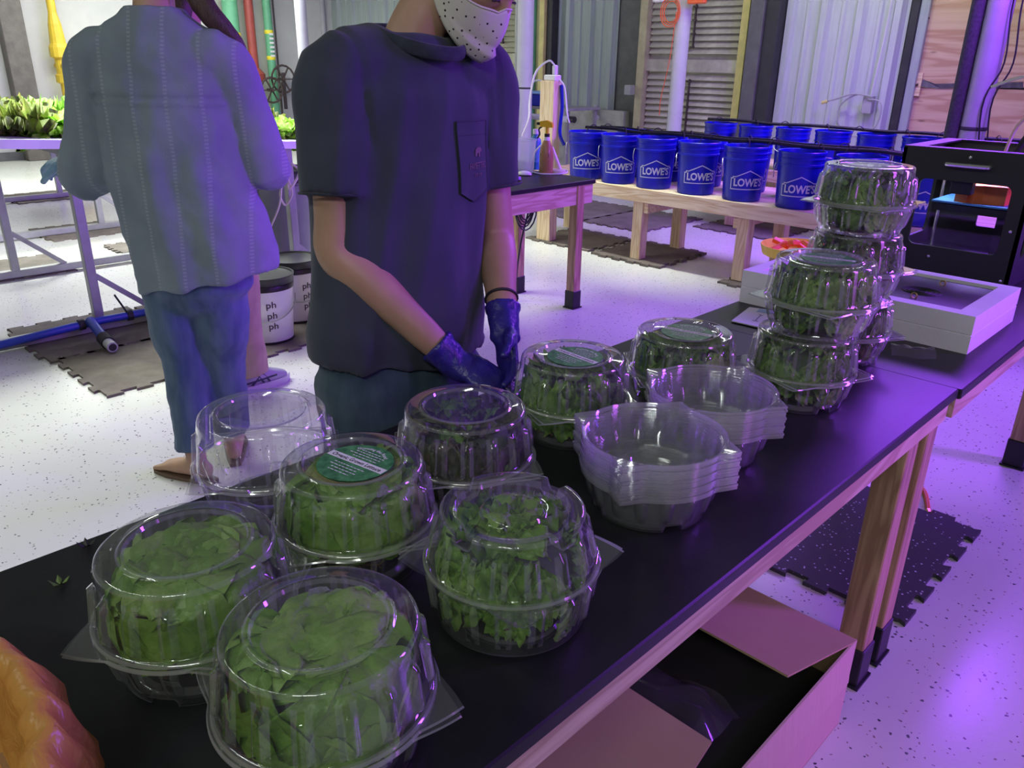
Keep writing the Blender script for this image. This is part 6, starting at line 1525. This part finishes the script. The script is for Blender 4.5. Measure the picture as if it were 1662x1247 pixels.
# ------------------------------------------------------------------ things on the table with the spray bottle
clear_plastic('tub_plastic', (0.88, 0.90, 0.93), 0.15, 1.45, 0.34)
clear_plastic('amber_plastic', (0.80, 0.55, 0.30), 0.1, 1.45, 0.10)
plain('soap_blue', (0.03, 0.20, 0.45), 0.3, var=0.2, scale=30); plain('label_blue', (0.10, 0.35, 0.65), 0.4, var=0.4, scale=40); plain('spray_yellow', (0.85, 0.58, 0.02), 0.4)
plain('amber_liquid', (0.42, 0.24, 0.09), 0.3); plain('cream_plastic', (0.78, 0.72, 0.58), 0.5); plain('notes_purple', (0.45, 0.25, 0.75), 0.6); plain('tray_lid_blue', (0.25, 0.45, 0.85), 0.4)
def t3(px, py): return at(px, py, 2, T3Z)
p = t3(850, 281); tb = thing('clear_tub', 'translucent measuring tub next to the navy sleeve', 'tub', (p[0], p[1], T3Z))
MB().lathe([(0.0, 0.002), (0.060, 0.002), (0.063, 0.008), (0.076, 0.200), (0.083, 0.202), (0.083, 0.210), (0.077, 0.210)], 28).build('wall', 'tub_plastic', tb, smooth=True)
MB().lathe([(0.0, 0.006), (0.058, 0.006), (0.066, 0.08), (0.0, 0.08)], 24).build('water', 'tub_plastic', tb)
p = t3(868, 275); bt = thing('soap_bottle', 'blue dish soap bottle with white cap', 'bottle', (p[0], p[1], T3Z))
MB().lathe([(0, 0), (0.036, 0), (0.038, 0.01), (0.040, 0.15), (0.036, 0.19), (0.016, 0.215), (0.016, 0.225), (0, 0.225)], 20).build('body', 'soap_blue', bt, smooth=True)
MB().lathe([(0.0385, 0.05), (0.0408, 0.05), (0.0412, 0.14), (0.0385, 0.14)], 20).build('label', 'label_blue', bt); MB().cyl((0, 0, 0), 0.019, 0.225, 0.255, 14).build('cap', 'white_plastic', bt)
p = t3(886, 282); sp = thing('spray_bottle', 'amber spray bottle with yellow trigger head and black lettering', 'bottle', (p[0], p[1], T3Z), 0.4)
MB().lathe([(0, 0), (0.042, 0), (0.045, 0.008), (0.045, 0.12), (0.040, 0.16), (0.020, 0.205), (0.015, 0.225), (0, 0.225)], 24).build('body', 'amber_liquid', sp, smooth=True)
MB().cyl((0, 0, 0), 0.0165, 0.225, 0.245, 14).build('collar', 'lid_black', sp)
MB().lathe([(0.021, 0.2005), (0.0165, 0.226)], 18).build('neck', 'white_plastic', sp)
hd = MB(); hd.cyl((0, 0, 0), 0.011, 0.245, 0.285, 12); hd.prism([(-0.045, 0.285), (0.04, 0.282), (0.035, 0.31), (0.0, 0.325), (-0.045, 0.318)], -0.013, 0.013); n0 = 24
hd.v = hd.v[:24] + [(x, z, y) for (x, y, z) in hd.v[24:]]; hd.build('trigger_head', 'spray_yellow', sp)
MB().tube(spline([(-0.03, 0, 0.29), (-0.055, 0, 0.27), (-0.05, 0, 0.24), (-0.065, 0, 0.215)], 5), 0.006, 6).build('trigger', 'lid_black', sp); MB().tube([(-0.045, 0, 0.303), (-0.068, 0, 0.303)], 0.009, 8).build('nozzle', 'lid_black', sp)
q = MB()
for z, w_ in ((0.115, 0.03), (0.085, 0.034), (0.078, 0.030), (0.070, 0.026), (0.03, 0.034)):
    h_ = 0.013 if z == 0.115 else 0.0022; q.add([(-w_, -h_, 0), (w_, -h_, 0), (w_, h_, 0), (-w_, h_, 0)], [(0, 1, 2, 3)]); m_ = len(q.v)
    for i in range(m_ - 4, m_): x_, y_, _ = q.v[i]; a_ = x_ / 0.0458; q.v[i] = (0.0462 * math.sin(a_), -0.0462 * math.cos(a_), z + y_)
q.build('lettering', 'ink_black', sp)
p = t3(905, 281); se = thing('sensor_probe', 'white sensor probe leaning in a cream round base with looping cord', 'sensor', (p[0], p[1], T3Z))
MB().lathe([(0, 0), (0.055, 0), (0.057, 0.006), (0.055, 0.022), (0.02, 0.026), (0, 0.026)], 24).build('base', 'cream_plastic', se, smooth=True)
MB().tube([(0.02, 0, 0.024), (-0.045, -0.01, 0.155)], [0.012, 0.009], 10).build('probe', 'white_plastic', se)
MB().tube(spline([(-0.045, -0.01, 0.155), (-0.08, -0.02, 0.19), (-0.14, -0.06, 0.13), (-0.13, -0.12, 0.03), (-0.04, -0.14, 0.006), (0.06, -0.07, 0.006), (0.075, 0.0, 0.010), (0.05, 0.03, 0.02)], 8), 0.005, 6).build('cord', 'white_plastic', se, smooth=True)
p = t3(851, 285); ms = thing('computer_mouse', 'small white mouse beside the tub', 'mouse', (p[0], p[1], T3Z), 0.5)
q = MB(); ball(q, (0, 0, 0.008), (0.048, 0.028, 0.022), 14); q.map(lambda v: Vector((v[0], v[1], max(0.004, v[2])))); q.build('shell', 'white_plastic', ms, smooth=True)
q = MB(); ball(q, (0, 0, 0.003), (0.050, 0.030, 0.008), 12); q.map(lambda v: Vector((v[0], v[1], max(0.0, v[2])))); q.build('base', 'lid_black', ms)
p = t3(826, 292)
for k in range(3):
    o = MB().box(-0.06, 0.06, -0.045, 0.045, 0, 0.006, 0.001).build('note_pad', 'notes_purple'); o.location = (p[0] + 0.004 * k, p[1] - 0.003 * k, T3Z + 0.0062 * k); o.rotation_euler = (0, 0, 0.3 + 0.1 * k)
    tag(o, '%s of the violet note pads at the navy sleeve' % ['bottom', 'middle', 'top'][k], 'note pad', 'note pads')

# ------------------------------------------------------------------ small work bench far back beside the white pole
YB = 7.95
a = at(800, 172, 1, YB); b_ = at(945, 172, 1, YB); zt = at(870, 170, 1, YB)[2]
t = thing('work_table', 'grey steel work table by the back wall', 'table', ((a[0] + b_[0]) / 2, YB, 0)); hw = (b_[0] - a[0]) / 2 + 0.05
MB().box(-hw, hw, -0.3, 0.3, zt - 0.03, zt, 0.003).build('tabletop', 'steel_leg', t)
for sx in (-1, 1):
    for sy in (-1, 1): MB().box(sx * (hw - 0.06) - 0.02, sx * (hw - 0.06) + 0.02, sy * 0.26 - 0.02, sy * 0.26 + 0.02, 0, zt - 0.03).build('leg', 'steel_leg', t)
MB().tube([(-hw, -0.32, zt - 0.12), (hw + 0.1, -0.32, zt - 0.12)], 0.035, 10).build('front_rail', 'pipe_white', t)
MB().tube([(hw + 0.02, -0.32, zt - 0.12), (hw + 0.11, -0.32, zt - 0.12)], 0.038, 10).build('rail_cap', 'lid_black', t)
c = at(825, 160, 1, YB - 0.1); t = thing('seed_tray', 'white seed tray with pale blue lid on the work table', 'tray', (c[0], YB - 0.1, zt))
MB().box(-0.35, 0.3, -0.15, 0.15, 0, 0.13, 0.01).build('tub', 'white_plastic', t); MB().box(-0.37, 0.32, -0.17, 0.17, 0.131, 0.16, 0.008).build('lid', 'tray_lid_blue', t)
c = at(875, 160, 1, YB - 0.1); t = thing('seed_tray', 'dark blue seed tray with a white hose loop on the work table', 'tray', (c[0], YB - 0.1, zt))
MB().box(-0.19, 0.17, -0.15, 0.15, 0, 0.14, 0.01).build('tub', 'bucket_blue', t); MB().box(-0.2, 0.18, -0.16, 0.16, 0.141, 0.17, 0.008).build('lid', 'tray_lid_blue', t)
MB().tube(spline([(-0.15, 0, 0.17), (-0.12, 0, 0.27), (0.0, 0, 0.30), (0.1, 0, 0.25), (0.13, 0, 0.17)], 6), 0.012, 6).build('hose_loop', 'white_plastic', t)
# pine box with a green plant under it
c = at(820, 215, 1, 7.2); t = thing('planter_box', 'pine planter box with a leafy green plant behind the navy sleeve', 'planter', (c[0] - 0.22, 7.2, 0))
MB().box(-0.2, 0.25, -0.15, 0.15, 0.0, c[2] - 0.02, 0.004).build('box', 'pine_post', t); MB().box(-0.2, 0.25, 0.16, 0.19, 0.0, c[2] + 0.42, 0.004).build('backboard', 'pine_post', t)
for k in range(18):
    a_ = k * 2.4; o = part('leaf', protos[2].children[k % 5].data, None, t, (0.12 * math.cos(a_) * (k % 3) / 2 + 0.05, 0.08 * math.sin(a_), c[2] - 0.02), (0, -0.3, a_)); o.scale = (1.2, 1.2, 1.2)
